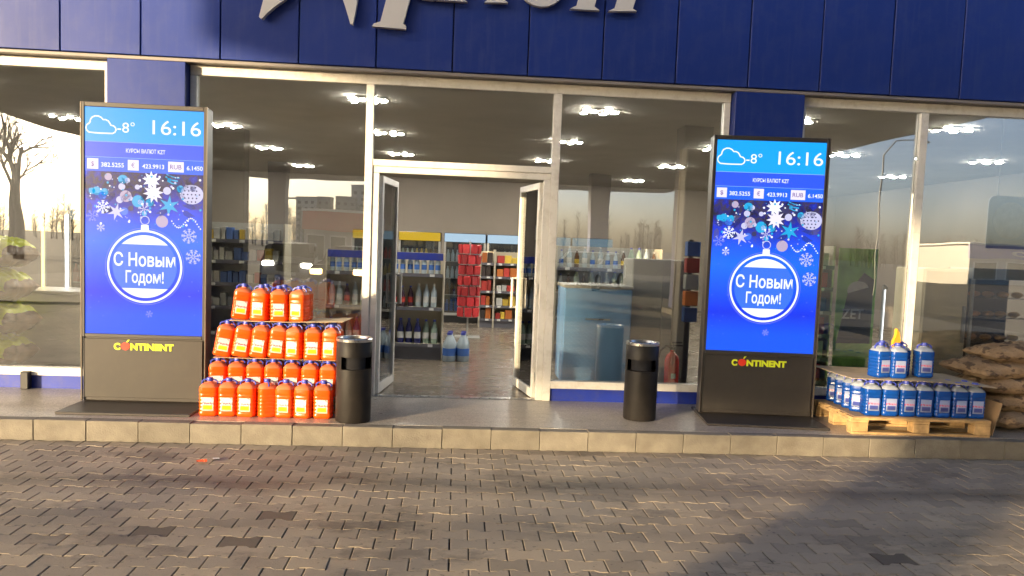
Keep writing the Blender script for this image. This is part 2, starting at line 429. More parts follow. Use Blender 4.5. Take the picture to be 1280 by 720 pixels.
# window profiles
def bar(name, x0, x1, z0, z1, y0=-.03, y1=.045, bev=.003, mat=None): return obj(name, bx(x0, x1, y0, y1, z0, z1, bev=bev), mat or M_alu, shop)
ZT, ZS = 3.1, .345
bays = [(-2.445, 2.528, [(-.872, -.802), (.853, .928)]), (-5.94, -3.132, []), (3.202, 6.592, [(4.40, 4.475)])]
def pane(x0, x1, z0, z1, tilt=True):
    bm = BM(); box(bm, -(x1-x0)/2, (x1-x0)/2, -.006, .006, -(z1-z0)/2, (z1-z0)/2)
    o = obj('glass_pane', bm, M_glass, shop, ((x0+x1)/2, .012, (z0+z1)/2), (rnd.uniform(-.002, .002), 0, rnd.uniform(-.002, .002)))
    for (a, b, c, d) in ((x0, x1, z0, z0+.008), (x0, x1, z1-.008, z1), (x0, x0+.008, z0+.008, z1-.008), (x1-.008, x1, z0+.008, z1-.008)):
        pass
    return o
for xa, xb, mull in bays:
    bar('head_profile', xa, xb, ZT-.062, ZT+.026)
    bar('jamb', xa, xa+.058, ZP+.002, ZT-.064); bar('jamb', xb-.058, xb, ZP+.002, ZT-.064)
    xs = [xa+.058]
    for a, b in mull:
        bar('mullion', a, b, ZP+.002, ZT-.064, -.036, .05); xs += [a, b]
    xs.append(xb-.058)
    for i in range(0, len(xs), 2):
        a, b = xs[i]+.001, xs[i+1]-.001
        isdoor = xa < -1 < 0 < xb and i == 2
        if not isdoor:
            bar('window_sill', a, b, .272, ZS, -.034, .05)
            obj('plinth_panel', bx(a, b, -.012, .03, ZP, .270), M_blue2, shop)
            pane(a, b, ZS+.001, ZT-.064)
        else:
            bar('transom', a, b, 2.303, 2.362)
            pane(a, b, 2.363, ZT-.064)
            bar('door_frame_head', a, b, 2.242, 2.300, -.02, .04)
            bar('door_frame_post', a, a+.062, ZP+.002, 2.240, -.02, .04); bar('door_frame_post', b-.062, b, ZP+.002, 2.240, -.02, .04)
# door leaves, both swung inwards
def leaf(hx, ang, sgn):
    W, H = .735, 2.06
    bm = BM(); e = .052
    for a in ((0, e, 0, H), (W-e, W, 0, H), (e+.001, W-e-.001, 0, .085), (e+.001, W-e-.001, H-.06, H)):
        box(bm, a[0]*sgn if sgn > 0 else -a[1], a[1] if sgn > 0 else -a[0], -.022, .022, a[2], a[3], bev=.003)
    d = obj('door_leaf', bm, M_alu, shop, (hx, .055, ZP+.012), (0, 0, ang*sgn))
    x0, x1 = (e, W-e) if sgn > 0 else (-W+e, -e)
    obj('door_glass', bx(x0, x1, -.005, .005, .086, H-.061), M_dglass, d)
    for s in (-1, 1):
        bm = BM(); xh = (W-.028)*sgn; o_ = .075*s
        tube(bm, [(xh, .022*s, .82), (xh, o_, .82), (xh, o_, 1.12), (xh, .022*s, 1.12)], .013, 8)
        obj('door_handle', bm, M_white, d, smooth=True)
    bm = BM(); box(bm, x0+(.02 if sgn > 0 else .55), x0+(.09 if sgn > 0 else .62), -.009, -.0055, 1.52, 1.66); obj('sticker', bm, M_dark, d)
    for z in (.2, 1.05, 1.85):
        bm = BM(); lathe(bm, [(.011, z-.05), (.011, z+.05)], 10, cx=-.012*sgn, cy=-.012); obj('hinge', bm, M_alu, d, smooth=True)
leaf(-.728, math.radians(83), 1)
leaf(.778, math.radians(80), -1)
bm = BM(); box(bm, -.738, .79, -.02, .06, ZP+.0015, ZP+.010, bev=.002); obj('threshold', bm, M_chrome, shop)
# shell of the sales room
obj('interior_floor', bx(XL, XR+1.5, .062, 12.6, .05, ZP), M_ifloor, shop)
obj('ceiling', bx(XL, XR+1.5, .26, 12.6, 3.22, 3.30), M_ceil, shop)
obj('interior_wall', bx(XL, XR+1.5, 12.61, 12.75, .05, 3.3), M_wall, shop)
obj('interior_wall', bx(XL-.15, XL, .26, 12.75, .05, 5.0), M_wall, shop)
obj('interior_wall', bx(XR+1.5, XR+1.65, .26, 12.75, .05, 5.0), M_wall, shop)
obj('roof_slab', bx(XL, XR+1.5, .31, 12.75, 4.7, 4.93), M_trim, shop)
obj('lintel', bx(XL, XR+1.5, .051, .26, 3.13, 3.172), M_ceil, shop)
obj('return_wall', bx(XR, XR+1.65, .0, .25, ZP, 5.0), M_blue, shop)
obj('return_wall', bx(XL-.15, XL-.005, -.1, .25, ZP, 5.0), M_blue, shop)
# sign letters on the fascia (their feet hang into the picture)
sign = thing('shop_sign', 'pale raised shop name lettering on the blue fascia, only its feet in the picture', 'sign', (0, -.145, 3.5))
def arc(cx, cz, rx, rz, a0, a1, n=10): return [(cx+rx*math.cos(math.radians(a0+(a1-a0)*i/n)), cz+rz*math.sin(math.radians(a0+(a1-a0)*i/n))) for i in range(n+1)]
def letter(polys):
    bm = BM()
    for p in polys: prism(bm, [(x, z-3.5) for x, z in p], -.075, -.02)
    o = obj('sign_letter', bm, M_sign, sign); return o
letter([[(-1.80, 3.53), (-1.775, 3.515), (-1.735, 3.56), (-1.66, 3.63), (-1.58, 3.69), (-1.50, 3.78), (-1.10, 3.78), (-1.055, 3.66), (-1.01, 3.52), (-.985, 3.51), (-.965, 3.62), (-.95, 3.73), (-.92, 3.90), (-1.70, 3.90), (-1.76, 3.70)],
        [(-1.52, 3.90), (-1.38, 3.90), (-.98, 4.70), (-1.08, 4.78)], [(-1.22, 3.90), (-1.02, 3.90), (-.80, 4.78), (-1.06, 4.78)]])
letter([[(-.82, 3.505), (-.80, 3.53), (-.745, 3.55), (-.70, 3.74), (-.57, 4.30), (-.35, 4.30), (-.49, 3.76), (-.545, 3.54), (-.515, 3.52), (-.52, 3.495)],
        arc(-.32, 4.05, .26, .29, 130, -120, 14)+arc(-.33, 4.05, .12, .20, -120, 130, 14)])
letter([[(-.26, 3.765), (-.20, 3.79), (-.06, 4.33), (.12, 4.33), (-.03, 3.79), (.02, 3.765)], [(-.02, 4.02), (.04, 4.10), (.28, 4.34), (.40, 4.30)], [(.06, 4.10), (.20, 3.80), (.17, 3.768), (.38, 3.778), (.35, 3.80), (.20, 4.16)]])
letter([arc(.68, 4.05, .25, .29, 90, 450, 26)[:-1]+[(.68, 4.34-.0001), (.68, 4.27)]+arc(.68, 4.05, .11, .22, 450, 90, 26)[1:]])
letter([[(.94, 3.757), (1.0, 3.79), (1.13, 4.33), (1.30, 4.33), (1.16, 3.79), (1.21, 3.757)], [(1.29, 3.757), (1.35, 3.79), (1.48, 4.33), (1.66, 4.33), (1.51, 3.79), (1.55, 3.77)], [(1.10, 3.90), (1.14, 3.87), (1.56, 4.22), (1.52, 4.25)]])

# ================================================================== CANOPY OVER THE PUMPS (seen in the glass, shades the facade)
M_canopy = pm('canopy_soffit', (.74, .72, .66), .7, var=.08, scale=1)
canopy = thing('canopy', 'long flat pump canopy reflected dark across the tops of the shop windows', 'canopy', (0, 0, 0))
plan = [(-6.95, -4.6), (11.3, -4.6), (11.3, -36.5), (-12.2, -36.5), (-13.0, -17.0), (-12.6, -13.0), (-11.25, -8.75)]
def slab(poly, z0, z1):
    bm = BM(); a = [bm.verts.new((x, y, z0)) for x, y in poly]; b = [bm.verts.new((x, y, z1)) for x, y in poly]
    bm.faces.new(a); bm.faces.new(b[::-1]); n_ = len(a)
    for i in range(n_): bm.faces.new((a[i], b[i], b[(i+1) % n_], a[(i+1) % n_]))
    return bm
obj('canopy_roof', slab(plan, 4.8, 5.6), M_canopy, canopy)
for (x, y) in ((-7.62, -12.87), (6.0, -13), (-7.6, -27), (6.0, -27)):
    obj('canopy_column', bx(-.37, .37, -.37, .37, -.055, 4.798, bev=.01), M_blue, canopy, (x, y, 0))
    obj('column_plinth', bx(-.5, .5, -.5, .5, -.056, .12, bev=.02), M_kerb, canopy, (x, y, 0))
# unseen board added beyond the canopy to shade the shop front's right half
M_board = pm('board_sheet', (.10, .12, .30), .45, var=.08, scale=2)
t = thing('shade_board', 'tall blue unseen board added to cast shade on the right totem', 'shade board', (-20.73, -22.15, -.06), math.radians(-46))
obj('board_panel', bx(-1.33, 1.33, -.12, .12, 4.0, 6.75, bev=.03), M_board, t)
for z in (4.55, 5.35, 6.15): obj('price_row', bx(-1.0, 1.0, .121, .14, z-.28, z+.28, bev=.01), M_gap, t)
bm = BM(); tube(bm, [(-.9, 0, 0), (-.9, 0, 3.999)], .07, 10); obj('post', bm, M_trim, t, smooth=50)
bm = BM(); tube(bm, [(.9, 0, 0), (.9, 0, 3.999)], .07, 10); obj('post', bm, M_trim, t, smooth=50)

# ================================================================== DIGITAL TOTEMS
WHT = em('screen_white', (235, 240, 255), SCR)
E_top = em('screen_sky_blue', (10, 158, 252), SCR); E_b2 = em('screen_band_blue', (40, 84, 232), SCR); E_b3 = em('screen_rate_blue', (26, 96, 236), SCR)
E_line = em('screen_line', (120, 170, 250), SCR); E_box = em('screen_icon_box', (226, 220, 240), SCR); E_ink = em('screen_icon_ink', (120, 90, 150), SCR)
E_teal = em('screen_teal', (20, 160, 215), SCR); E_pale = em('screen_pale', (190, 190, 225), SCR); E_pink = em('screen_pearl', (176, 160, 190), SCR)
E_ball = em('screen_ball_blue', (52, 110, 225), SCR); E_dk = em('screen_dark_dot', (50, 50, 95), SCR); E_lilac = em('screen_lilac', (120, 130, 230), SCR)
def screen_mat():
    """picture shown by the screen: blurred dark decorations above, plain blue below"""
    m, n, l, b = newmat('screen_picture')
    co = N(n, 'ShaderNodeTexCoord').outputs['Object']; s = N(n, 'ShaderNodeSeparateXYZ'); l.new(co, s.inputs[0])
    z = s.outputs[2]
    f = noise(n, l, co, 9, 4); f2 = noise(n, l, co, 2.2, 2)
    blue = ramp(n, l, z, [(0.0, lin((22, 28, 190))), (.16, lin((30, 44, 214))), (.5, lin((48, 66, 232))), (.9, lin((40, 44, 205)))])
    r = n.new('ShaderNodeMapRange'); r.inputs[1].default_value = .76; r.inputs[2].default_value = 2.62; l.new(z, r.inputs[0])
    b0 = ramp(n, l, r.outputs[0], [(0, lin((10, 84, 236))), (.10, lin((10, 48, 224))), (.33, lin((14, 104, 255))), (.52, lin((14, 52, 234))), (.75, lin((24, 26, 130)))])
    dec = ramp(n, l, f, [(.34, lin((26, 24, 44))), (.45, lin((22, 28, 120))), (.53, lin((58, 50, 62))), (.60, lin((20, 30, 150))), (.75, lin((20, 74, 215)))])
    k = n.new('ShaderNodeMapRange'); k.inputs[1].default_value = 1.54; k.inputs[2].default_value = 1.80
    l.new(mathn(n, l, 'MULTIPLY_ADD', f2, .5, mathn(n, l, 'SUBTRACT', z, .25)), k.inputs[0])
    c = mixc(n, l, k.outputs[0], b0, dec)
    b.inputs['Base Color'].default_value = (.01, .01, .012, 1); b.inputs['Roughness'].default_value = .22
    l.new(c, b.inputs['Emission Color']); b.inputs['Emission Strength'].default_value = SCR
    return m
M_screen = screen_mat()
SW, SH, SZ0 = .955, 1.87, .60                    # screen width, height, lower edge above the foot
def make_totem(label, loc, rz):
    t = thing('digital_totem', label, 'totem', loc, rz, 'advertising screens on the pavement')
    HW = .505; ZTOP = 2.51
    bm = BM(); box(bm, -HW, HW, .012, .16, .022, ZTOP, bev=.012); obj('cabinet', bm, M_frame_t, t)
    # bezel bars round screen and lower panel
    for nm, a in (('bezel', (-HW, -SW/2-.001, SZ0-.03, ZTOP)), ('bezel', (SW/2+.001, HW, SZ0-.03, ZTOP)), ('bezel', (-SW/2, SW/2, SZ0+SH+.001, ZTOP-.002)), ('bezel', (-SW/2, SW/2, SZ0-.030, SZ0-.001))):
        obj(nm, bx(a[0], a[1], -.010, .0115, a[2], a[3], bev=.003), M_frame_t, t)
    for s in (-1, 1): obj('edge_trim', bx(s*HW+(-.004 if s > 0 else -.004), s*HW+.004, -.014, -.0105+.02, .03, ZTOP-.004), M_frame_e, t)
    obj('lower_panel', bx(-HW+.022, HW-.022, -.004, .0115, .06, SZ0-.042, bev=.003), M_panel_t, t)
    obj('base_plate', bx(-.52, .52, -.43, .30, .0, .021, bev=.004), M_frame_t, t)
    scr = obj('screen', bx(-SW/2+.0005, SW/2-.0005, .0, .011, SZ0, SZ0+SH), M_screen, t)
    def flat(name, polys, mat, layer=1):
        bm = BM(); y = -.0004-.0008*layer
        for p in polys:
            try: bm.faces.new([bm.verts.new((x, y, z)) for x, z in p])
            except ValueError: pass
        return obj(name, bm, mat, scr)
    U = lambda u: -SW/2+u*SW
    V = lambda px: SZ0+SH-px/1407*SH                    # px: rows counted from the top of the screen, 1407 rows in all
    rect = lambda u0, u1, p0, p1: [(U(u0), V(p1)), (U(u1), V(p1)), (U(u1), V(p0)), (U(u0), V(p0))]
    flat('weather_band', [rect(.001, .999, 1, 208)], E_top)
    flat('title_band', [rect(.001, .999, 213, 303)], E_b2); flat('rate_band', [rect(.001, .999, 307, 392)], E_b3)
    flat('divider_line', [rect(.001, .999, 208.5, 212.5)], E_line); flat('divider_line', [rect(.001, .999, 303.5, 306.5)], E_line)
    def write(name, s, u, base, hpx, mat, wpx=None, bold=0.0, layer=2):
        h = hpx/1407*SH; me = text_mesh(s, h/.70, 0, bold, 1.0, None if wpx is None else wpx/715*SW)
        if not me.materials: me.materials.append(mat)
        o = bpy.data.objects.new(name, me); C.objects.link(o); o.parent = scr; o.location = (U(u), -.0004-.0008*layer, V(base)); return o
    def stroke(pts, wd, closed=False):
        P = [Vector(p) for p in pts]; n_ = len(P); out = []
        L, Rr = [], []
        for i in range(n_):
            a = P[(i-1) % n_] if closed or i > 0 else P[i]; b = P[(i+1) % n_] if closed or i < n_-1 else P[i]
            d = (b-a).normalized(); nn = Vector((-d.y, d.x))*wd/2
            L.append(P[i]+nn); Rr.append(P[i]-nn)
        for i in range(n_ if closed else n_-1):
            j = (i+1) % n_; out.append([tuple(L[i]), tuple(L[j]), tuple(Rr[j]), tuple(Rr[i])])
        return out
    cx = lambda px: U((px-40)/715); cz = lambda py: V(py-15)
    cloud = [(cx(x), cz(y_)) for x, y_ in ((66, 172), (52, 160), (47, 145), (52, 128), (66, 117), (72, 110), (74, 95), (84, 80), (102, 71), (122, 71), (140, 80), (150, 92), (164, 91), (180, 98), (190, 112), (196, 124), (212, 127), (224, 138), (227, 152), (220, 166), (206, 174), (140, 175), (100, 174))]
    flat('cloud_icon', stroke(cloud, .011, True), WHT, 2)
    write('temperature_text', '-8°', .272, 150, 62, WHT, 104)
    write('clock_text', '16:16', .567, 152, 88, WHT, 292)
    write('title_text', 'КУРСЫ ВАЛЮТ KZT', .345, 272, 24, WHT, 236, .012)
    for s, u0, u1, su, tw, s2, u2, w2 in (('$', .02, .113, .052, 20, '382.5255', .137, 136), ('€', .36, .452, .388, 22, '423.9913', .482, 132), ('RUB', .70, .833, .716, 70, '6.1450', .858, 97)):
        flat('currency_box', [rect(u0, u1, 316, 380)], E_box, 2)
        write('currency_text', s, su, 362, 28, E_ink, tw, .012, 3)
        write('rate_text', s2, u2, 364, 26, WHT, w2, .012)
    # decorations
    def star(cx_, cz_, n_, r1, r2, rot=0): return [(cx_+(r1 if i % 2 == 0 else r2)*math.cos(rot+PI*i/n_), cz_+(r1 if i % 2 == 0 else r2)*math.sin(rot+PI*i/n_)) for i in range(2*n_)]
    def disc(cx_, cz_, r, n_=20, k=1): return [(cx_+r*math.cos(2*PI*i/n_), cz_+k*r*math.sin(2*PI*i/n_)) for i in range(n_)]
    def flake(cx_, cz_, r, wd=.006, n_=6, rot=0):
        out = []
        for i in range(n_):
            a = rot+2*PI*i/n_; d = Vector((math.cos(a), math.sin(a))); p = Vector((-d.y, d.x)); c0 = Vector((cx_, cz_))
            out += stroke([tuple(c0+d*r*.12), tuple(c0+d*r)], wd)
            for q in (.55, .8):
                for s_ in (-1, 1): out += stroke([tuple(c0+d*r*q), tuple(c0+d*r*(q+.16)+p*s_*r*.2)], wd*.8)
        return out
    P = lambda px, py: (cx(px), cz(py))
    rr = random.Random(3)
    for px, py, r, m_, k in ((285, 556, .048, E_pink, 1), (505, 705, .05, E_pink, 1), (360, 585, .05, E_teal, 1), (268, 452, .04, E_teal, .9), (110, 530, .035, E_teal, 1), (158, 535, .03, E_teal, 1), (180, 440, .03, E_pink, 1), (295, 458, .022, E_pale, 1), (430, 590, .032, E_teal, 1)):
        flat('bauble', [disc(*P(px, py), r, 20, k)], m_, 1)
    E_fir = [em('screen_fir_dark%d' % q, c_, SCR) if 'screen_fir_dark%d' % q not in MATS else MATS['screen_fir_dark%d' % q] for q, c_ in enumerate(((22, 24, 46), (34, 48, 96), (86, 80, 104)))]
    for q in range(26):
        bxx, byy, ang = rr.uniform(60, 730), rr.uniform(415, 640), rr.uniform(0, 2*PI); pol = []
        for e_ in range(9):
            px_, py_ = bxx+e_*7*math.cos(ang), byy+e_*7*math.sin(ang)
            for sg in (-.7, .7): pol += stroke([P(px_, py_), P(px_+26*math.cos(ang+sg), py_+26*math.sin(ang+sg))], .0035)
        pol = [p_ for p_ in pol if all(-SW/2+.004 < v_[0] < SW/2-.004 and V(395) > v_[1] for v_ in p_)]
        flat('fir_branch', pol, E_fir[q % 3], 1)
    for q in range(16): flat('bauble', [disc(*P(rr.uniform(75, 715), rr.uniform(440, 660)), rr.uniform(.015, .034), 16)], rr.choice((E_teal, E_pink, E_pale, E_ball, E_dk)), 1)
    dot = P(685, 530); flat('dotted_bauble', [disc(*dot, .095, 26, .85)], E_pale, 1)
    for i in range(5):
        for j in range(5):
            a, b = -.065+.032*i+.008*(j % 2), -.06+.03*j
            if a*a+b*b < .0052: flat('bauble_dot', [disc(dot[0]+a, dot[1]+b, .007, 8)], E_dk, 2)
    flat('star_ornament', [star(*P(548, 605), 6, .088, .032, .45)], E_teal, 2)
    flat('star_ornament', [star(*P(228, 655), 6, .075, .026, .3)], E_pale, 2)
    flat('starburst_ornament', [star(*P(440, 450), 9, .075, .04, .2)], WHT, 2); flat('starburst_ornament', [star(*P(452, 530), 10, .085, .045, .1)], E_box, 3)
    flat('striped_bauble', stroke([P(525, 425), P(560, 445), P(600, 450)], .012)+stroke([P(535, 450), P(565, 465), P(595, 468)], .010)+stroke([P(530, 410), P(570, 425), P(605, 432)], .008), E_teal, 1)
    for px, py, r, m_ in ((148, 628, .055, WHT), (85, 685, .05, E_lilac), (135, 755, .034, E_pale), (670, 790, .062, E_pale), (697, 920, .062, E_pale), (500, 1120, .035, E_lilac), (395, 632, .045, E_pale), (430, 1290, .03, E_lilac)):
        flat('snowflake', flake(*P(px, py), r, .0065, 8 if r > .05 else 6, rr.random()), m_, 2)
    for i in range(90):
        px, py = rr.uniform(50, 740), rr.uniform(415, 740)
        flat('sparkle', [disc(*P(px, py), rr.choice((.004, .005, .007, .010)), 8)], rr.choice((WHT, E_pale, E_pale, E_teal)), 3)
    for i in range(18):
        a = i/17; flat('garland_bead', [disc(*P(565+175*a, 700+35*math.sin(a*7)+20*a), .006, 8)], WHT, 3)
    for i in range(16): flat('sparkle', [disc(*P(rr.choice((rr.uniform(60, 180), rr.uniform(640, 740))), rr.uniform(760, 1350)), .004, 8)], E_lilac, 2)
    # big greeting ball
    bcx, bcz, br = U(.507), SZ0+.572, .297
    def ring(r, wd, n_=64): return stroke([(bcx+r*math.cos(2*PI*i/n_), bcz+r*math.sin(2*PI*i/n_)) for i in range(n_)], wd, True)
    flat('ball_fill', [disc(bcx, bcz, .262, 48)], E_ball, 3)
    flat('ball_ring', ring(br, .017), WHT, 4); flat('ball_outline', ring(br+.022, .004), E_lilac, 4)
    for s_ in (1, -1):
        a0 = math.asin(.70); pts = [(bcx+.262*math.cos(a0+(PI-2*a0)*i/20), bcz+s_*.262*math.sin(a0+(PI-2*a0)*i/20)) for i in range(21)]
        flat('ball_cap', [pts], WHT, 4)
    flat('ball_nub', [[(bcx-.033, bcz+br), (bcx+.033, bcz+br), (bcx+.030, bcz+br+.05), (bcx-.030, bcz+br+.05)]], WHT, 5)
    flat('ball_loop', stroke([(bcx+.035*math.cos(2*PI*i/16), bcz+br+.088+.035*math.sin(2*PI*i/16)) for i in range(16)], .007, True), E_pale, 5)
    def greet(s, x0, z0, h, wd):
        me = text_mesh(s, h/.70, 0, .018, 1, wd)
        if not me.materials: me.materials.append(WHT)
        o = bpy.data.objects.new('greeting_text', me); C.objects.link(o); o.parent = scr; o.location = (x0, -.0052, z0)
    greet('С Новым', bcx-.252, bcz+.004, .105, .50); greet('Годом!', bcx-.155, bcz-.135, .095, .31)
    # maker's mark on the lower panel
    def mark(s, x0, wd, mat):
        me = text_mesh(s, .052/.70, .002, .05, 1, wd)
        if not me.materials: me.materials.append(mat)
        o = bpy.data.objects.new('logo_lettering', me); C.objects.link(o); o.parent = t; o.location = (x0, -.0065, .470)
    mark('C', -.242, .052, M_logo); mark('NTINENT', -.108, .355, M_logo)
    bm = BM(); box_ = [(-.148+.036*math.cos(2*PI*i/18), .496+.032*math.sin(2*PI*i/18)+.004*abs(math.cos(2*PI*i/18))) for i in range(18)]; prism(bm, box_, -.0085, -.0045); obj('logo_apple', bm, M_red, t)
    bm = BM(); prism(bm, [(-.140, .53), (-.128, .534), (-.112, .556), (-.130, .552)], -.0085, -.0045); obj('logo_leaf', bm, M_logo, t)
    return t
make_totem('advertising screen totem standing in sunlight, left of the orange jugs', (-2.605, -.655, ZP), 0)
make_totem('advertising screen totem in shade, between the right bin and the pallet of blue jugs', (2.735, -.575, ZP), math.radians(-6))

# ================================================================== LITTER BINS
def make_bin(label, loc, rz):
    t = thing('litter_bin', label, 'bin', loc, rz, 'bins beside the doors')
    r, h = .142, .675
    bm = BM(); lathe(bm, [(r-.006, .0), (r, .012), (r, .43)], 40); obj('bin_body', bm, M_binb, t, smooth=True)
    # collar with a slot: ring wall left open at the front
    bm = BM(); seg = 40
    for zz0, zz1, a0, a1 in ((.43, .53, 205, 470),):
        n_ = 30; A = [[], []]
        for i in range(n_+1):
            a = math.radians(328+244*i/n_)
            for q, z in ((0, zz0), (1, zz1)): A[q].append(bm.verts.new((r*math.cos(a), r*math.sin(a), z)))
        for i in range(n_): bm.faces.new((A[0][i], A[0][i+1], A[1][i+1], A[1][i]))
    obj('slot_collar', bm, M_binb, t, smooth=True)
    bm = BM(); lathe(bm, [(r-.05, .40), (r-.05, .535)], 32); obj('inner_bucket', bm, M_gap, t, smooth=True)
    bm = BM(); lathe(bm, [(r, .53), (r, .655), (r-.004, .66)], 40); obj('upper_band', bm, M_binb, t, smooth=True)
    bm = BM(); lathe(bm, [(r+.003, .652), (r+.004, .672), (r-.004, .680), (r-.022, .678), (r-.028, .660), (r-.05, .648), (.0012, .645)], 40, caps=False); obj('ashtray_rim', bm, M_chrome, t, smooth=True)
    bm = BM(); lathe(bm, [(.085, .6475), (.06, .658), (.0012, .660)], 24, caps=False); obj('ashtray_sand', bm, M_kerb, t, smooth=True)
    return t
make_bin('black cylindrical ashtray bin standing right beside the orange jugs', (-.80, -1.06, ZP), math.radians(20))
make_bin('black cylindrical ashtray bin in front of the window with the fire extinguisher', (1.635, -.73, ZP), math.radians(-15))

# ================================================================== FIVE LITRE JUGS
def jug_parts(prefix, mat, neck, lab, cap):
    W = .0735
    prof = [(W*.86, 0), (W*.97, .008), (W, .02)]
    for k in range(6):
        z = .03+k*.028; prof += [(W, z), (W*.965, z+.006), (W*.965, z+.012), (W, z+.018)]
    prof += [(W, .205), (W*.985, .226)]
    bm = BM(); lathe(bm, prof, 28, sq=2.4); body = mesh_from(bm, prefix+'_body', 50); body.materials.append(mat)
    bm = BM(); lathe(bm, [(W*.985, .2265), (W*.90, .240), (W*.66, .254), (W*.38, .262), (.021, .265), (.021, .270)], 24, sq=1.2); nk = mesh_from(bm, prefix+'_neck', 50); nk.materials.append(neck)
    bm = BM(); lathe(bm, [(.0235, .2705), (.0245, .273), (.0245, .294), (.022, .298)], 16); cp = mesh_from(bm, prefix+'_cap', 40); cp.materials.append(cap)
    bm = BM(); tube(bm, [(-.058, .0, .246), (-.060, 0, .264), (-.045, 0, .278), (-.025, 0, .283), (.025, 0, .283), (.045, 0, .278), (.060, 0, .264), (.058, 0, .246)], .0065, 6); hd = mesh_from(bm, prefix+'_handle', 60); hd.materials.append(cap)
    bm = BM(); n_ = 8; z0, z1 = .045, .152; x0 = .044; A = []
    e = 2/4.4
    for i in range(n_+1):
        x = -x0+2*x0*i/n_; c = (abs(x)/W)**(2/e); yy = -W*(max(0, 1-c))**(e/2)-.0018
        A.append((bm.verts.new((x, yy, z0)), bm.verts.new((x, yy, z1)), bm.verts.new((x, yy+.0012, z0)), bm.verts.new((x, yy+.0012, z1))))
    for i in range(n_):
        bm.faces.new((A[i][0], A[i+1][0], A[i+1][1], A[i][1])); bm.faces.new((A[i][2], A[i][3], A[i+1][3], A[i+1][2]))
        bm.faces.new((A[i][1], A[i+1][1], A[i+1][3], A[i][3])); bm.faces.new((A[i][0], A[i][2], A[i+1][2], A[i+1][0]))
    lb = mesh_from(bm, prefix+'_label'); lb.materials.append(lab)
    for p in lb.polygons: p.use_smooth = True
    return dict(jug_body=body, neck=nk, cap=cp, handle=hd, printed_label=lb)
ORJ = jug_parts('orange_jug', M_orange, M_onk, M_lab_o, M_bcap)
BLJ = jug_parts('blue_jug', M_bluef, M_bnk, M_lab_b, M_bcap)
def jug(parts, label, group, loc, rot, scale=1, turn=False):
    t = thing('washer_fluid_jug', label, 'jug', loc, 0, group); t.rotation_euler = rot; t.scale = (scale,)*3
    for nm, me in parts.items():
        if turn and nm == 'printed_label': continue
        obj(nm, me, None, t)
    return t
def make_pallet(label, loc, rz, L=1.2, D=.8, H=.144):
    t = thing('wooden_pallet', label, 'pallet', loc, rz)
    def board(nm, *a): obj(nm, bx(*a, bev=.003), M_wood, t, rot=(0, 0, rnd.uniform(-.004, .004)))
    for i, (y, wd) in enumerate(((-D/2+.0725, .145), (-D/4+.02, .10), (0, .145), (D/4-.02, .10), (D/2-.0725, .145))): board('deck_board', -L/2, L/2, y-wd/2, y+wd/2, H-.022, H)
    for x in (-L/2+.0725, 0, L/2-.0725): board('cross_board', x-.0725, x+.0725, -D/2+.002, D/2-.002, H-.0445, H-.0225)
    for x in (-L/2+.0725, 0, L/2-.0725):
        for y in (-D/2+.05, 0, D/2-.05): board('pallet_block', x-.070, x+.070, y-.048, y+.048, .0225, H-.045)
    for y in (-D/2+.05, 0, D/2-.05): board('skid_board', -L/2+.003, L/2-.003, y-.05, y+.05, 0, .022)
    return t
# orange stack
GO = 'orange washer fluid jugs stacked left of the doors'
make_pallet('low wooden pallet hidden under the orange jug stack', (-1.42, -.44, ZP), 0)
for i in range(7):
    x = -1.965+.152*i
    jug(ORJ, f'orange washer jug standing on the pavement, {ORD[i]} from the left in the front row', GO, (x, -.965+rnd.uniform(-.008, .008), ZP), (0, 0, rnd.uniform(-.3, .12) if i != 3 else 2.0), 1.03)
zb = ZP+.144+.001
for i in range(8):
    x = -1.955+.151*i
    for q, nm in ((0, 'pallet layer just behind the front row'), (1, 'pallet layer, second row back')):
        jug(ORJ, f'orange washer jug in the {nm}, {ORD[i]} from the left', GO, (x+rnd.uniform(-.003, .003), -.77+.152*q+rnd.uniform(-.006, .006), zb), (rnd.uniform(-.02, .02), rnd.uniform(-.02, .02), rnd.uniform(-.2, .2)), 1.0)
def sheet(name, label, pts, z, mat, sag=.0, th=.004, bow=None):
    bm = BM(); n_ = 10; top = []
    (ax, ay), (bx_, by), (cx_, cy), (dx, dy) = pts; G = []
    for i in range(n_+1):
        rowv = []
        for j in range(n_+1):
            u, v = i/n_, j/n_
            x = (1-u)*(1-v)*ax+u*(1-v)*bx_+u*v*cx_+(1-u)*v*dx; yv = (1-u)*(1-v)*ay+u*(1-v)*by+u*v*cy+(1-u)*v*dy
            zz = z+(bow(u, v) if bow else 0)+.004*mnoise.noise(Vector((x*5, yv*5, 1)))
            rowv.append((bm.verts.new((x, yv, zz+th)), bm.verts.new((x, yv, zz))))
        G.append(rowv)
    for k in (0, 1):
        for i in range(n_):
            for j in range(n_): bm.faces.new((G[i][j][k], G[i+1][j][k], G[i+1][j+1][k], G[i][j+1][k]))
    for i in range(n_):
        for a, b in (((i, 0), (i+1, 0)), ((i, n_), (i+1, n_)), ((0, i), (0, i+1)), ((n_, i), (n_, i+1))):
            bm.faces.new((G[a[0]][a[1]][0], G[b[0]][b[1]][0], G[b[0]][b[1]][1], G[a[0]][a[1]][1]))
    return tag(obj(name, bm, mat), label, 'cardboard')
z2 = zb+.2995
sheet('cardboard_sheet', 'brown cardboard sheet between the lower and middle orange jug layers', ((-1.99, -.81), (-.86, -.81), (-.86, -.43), (-1.99, -.43)), z2, M_card)
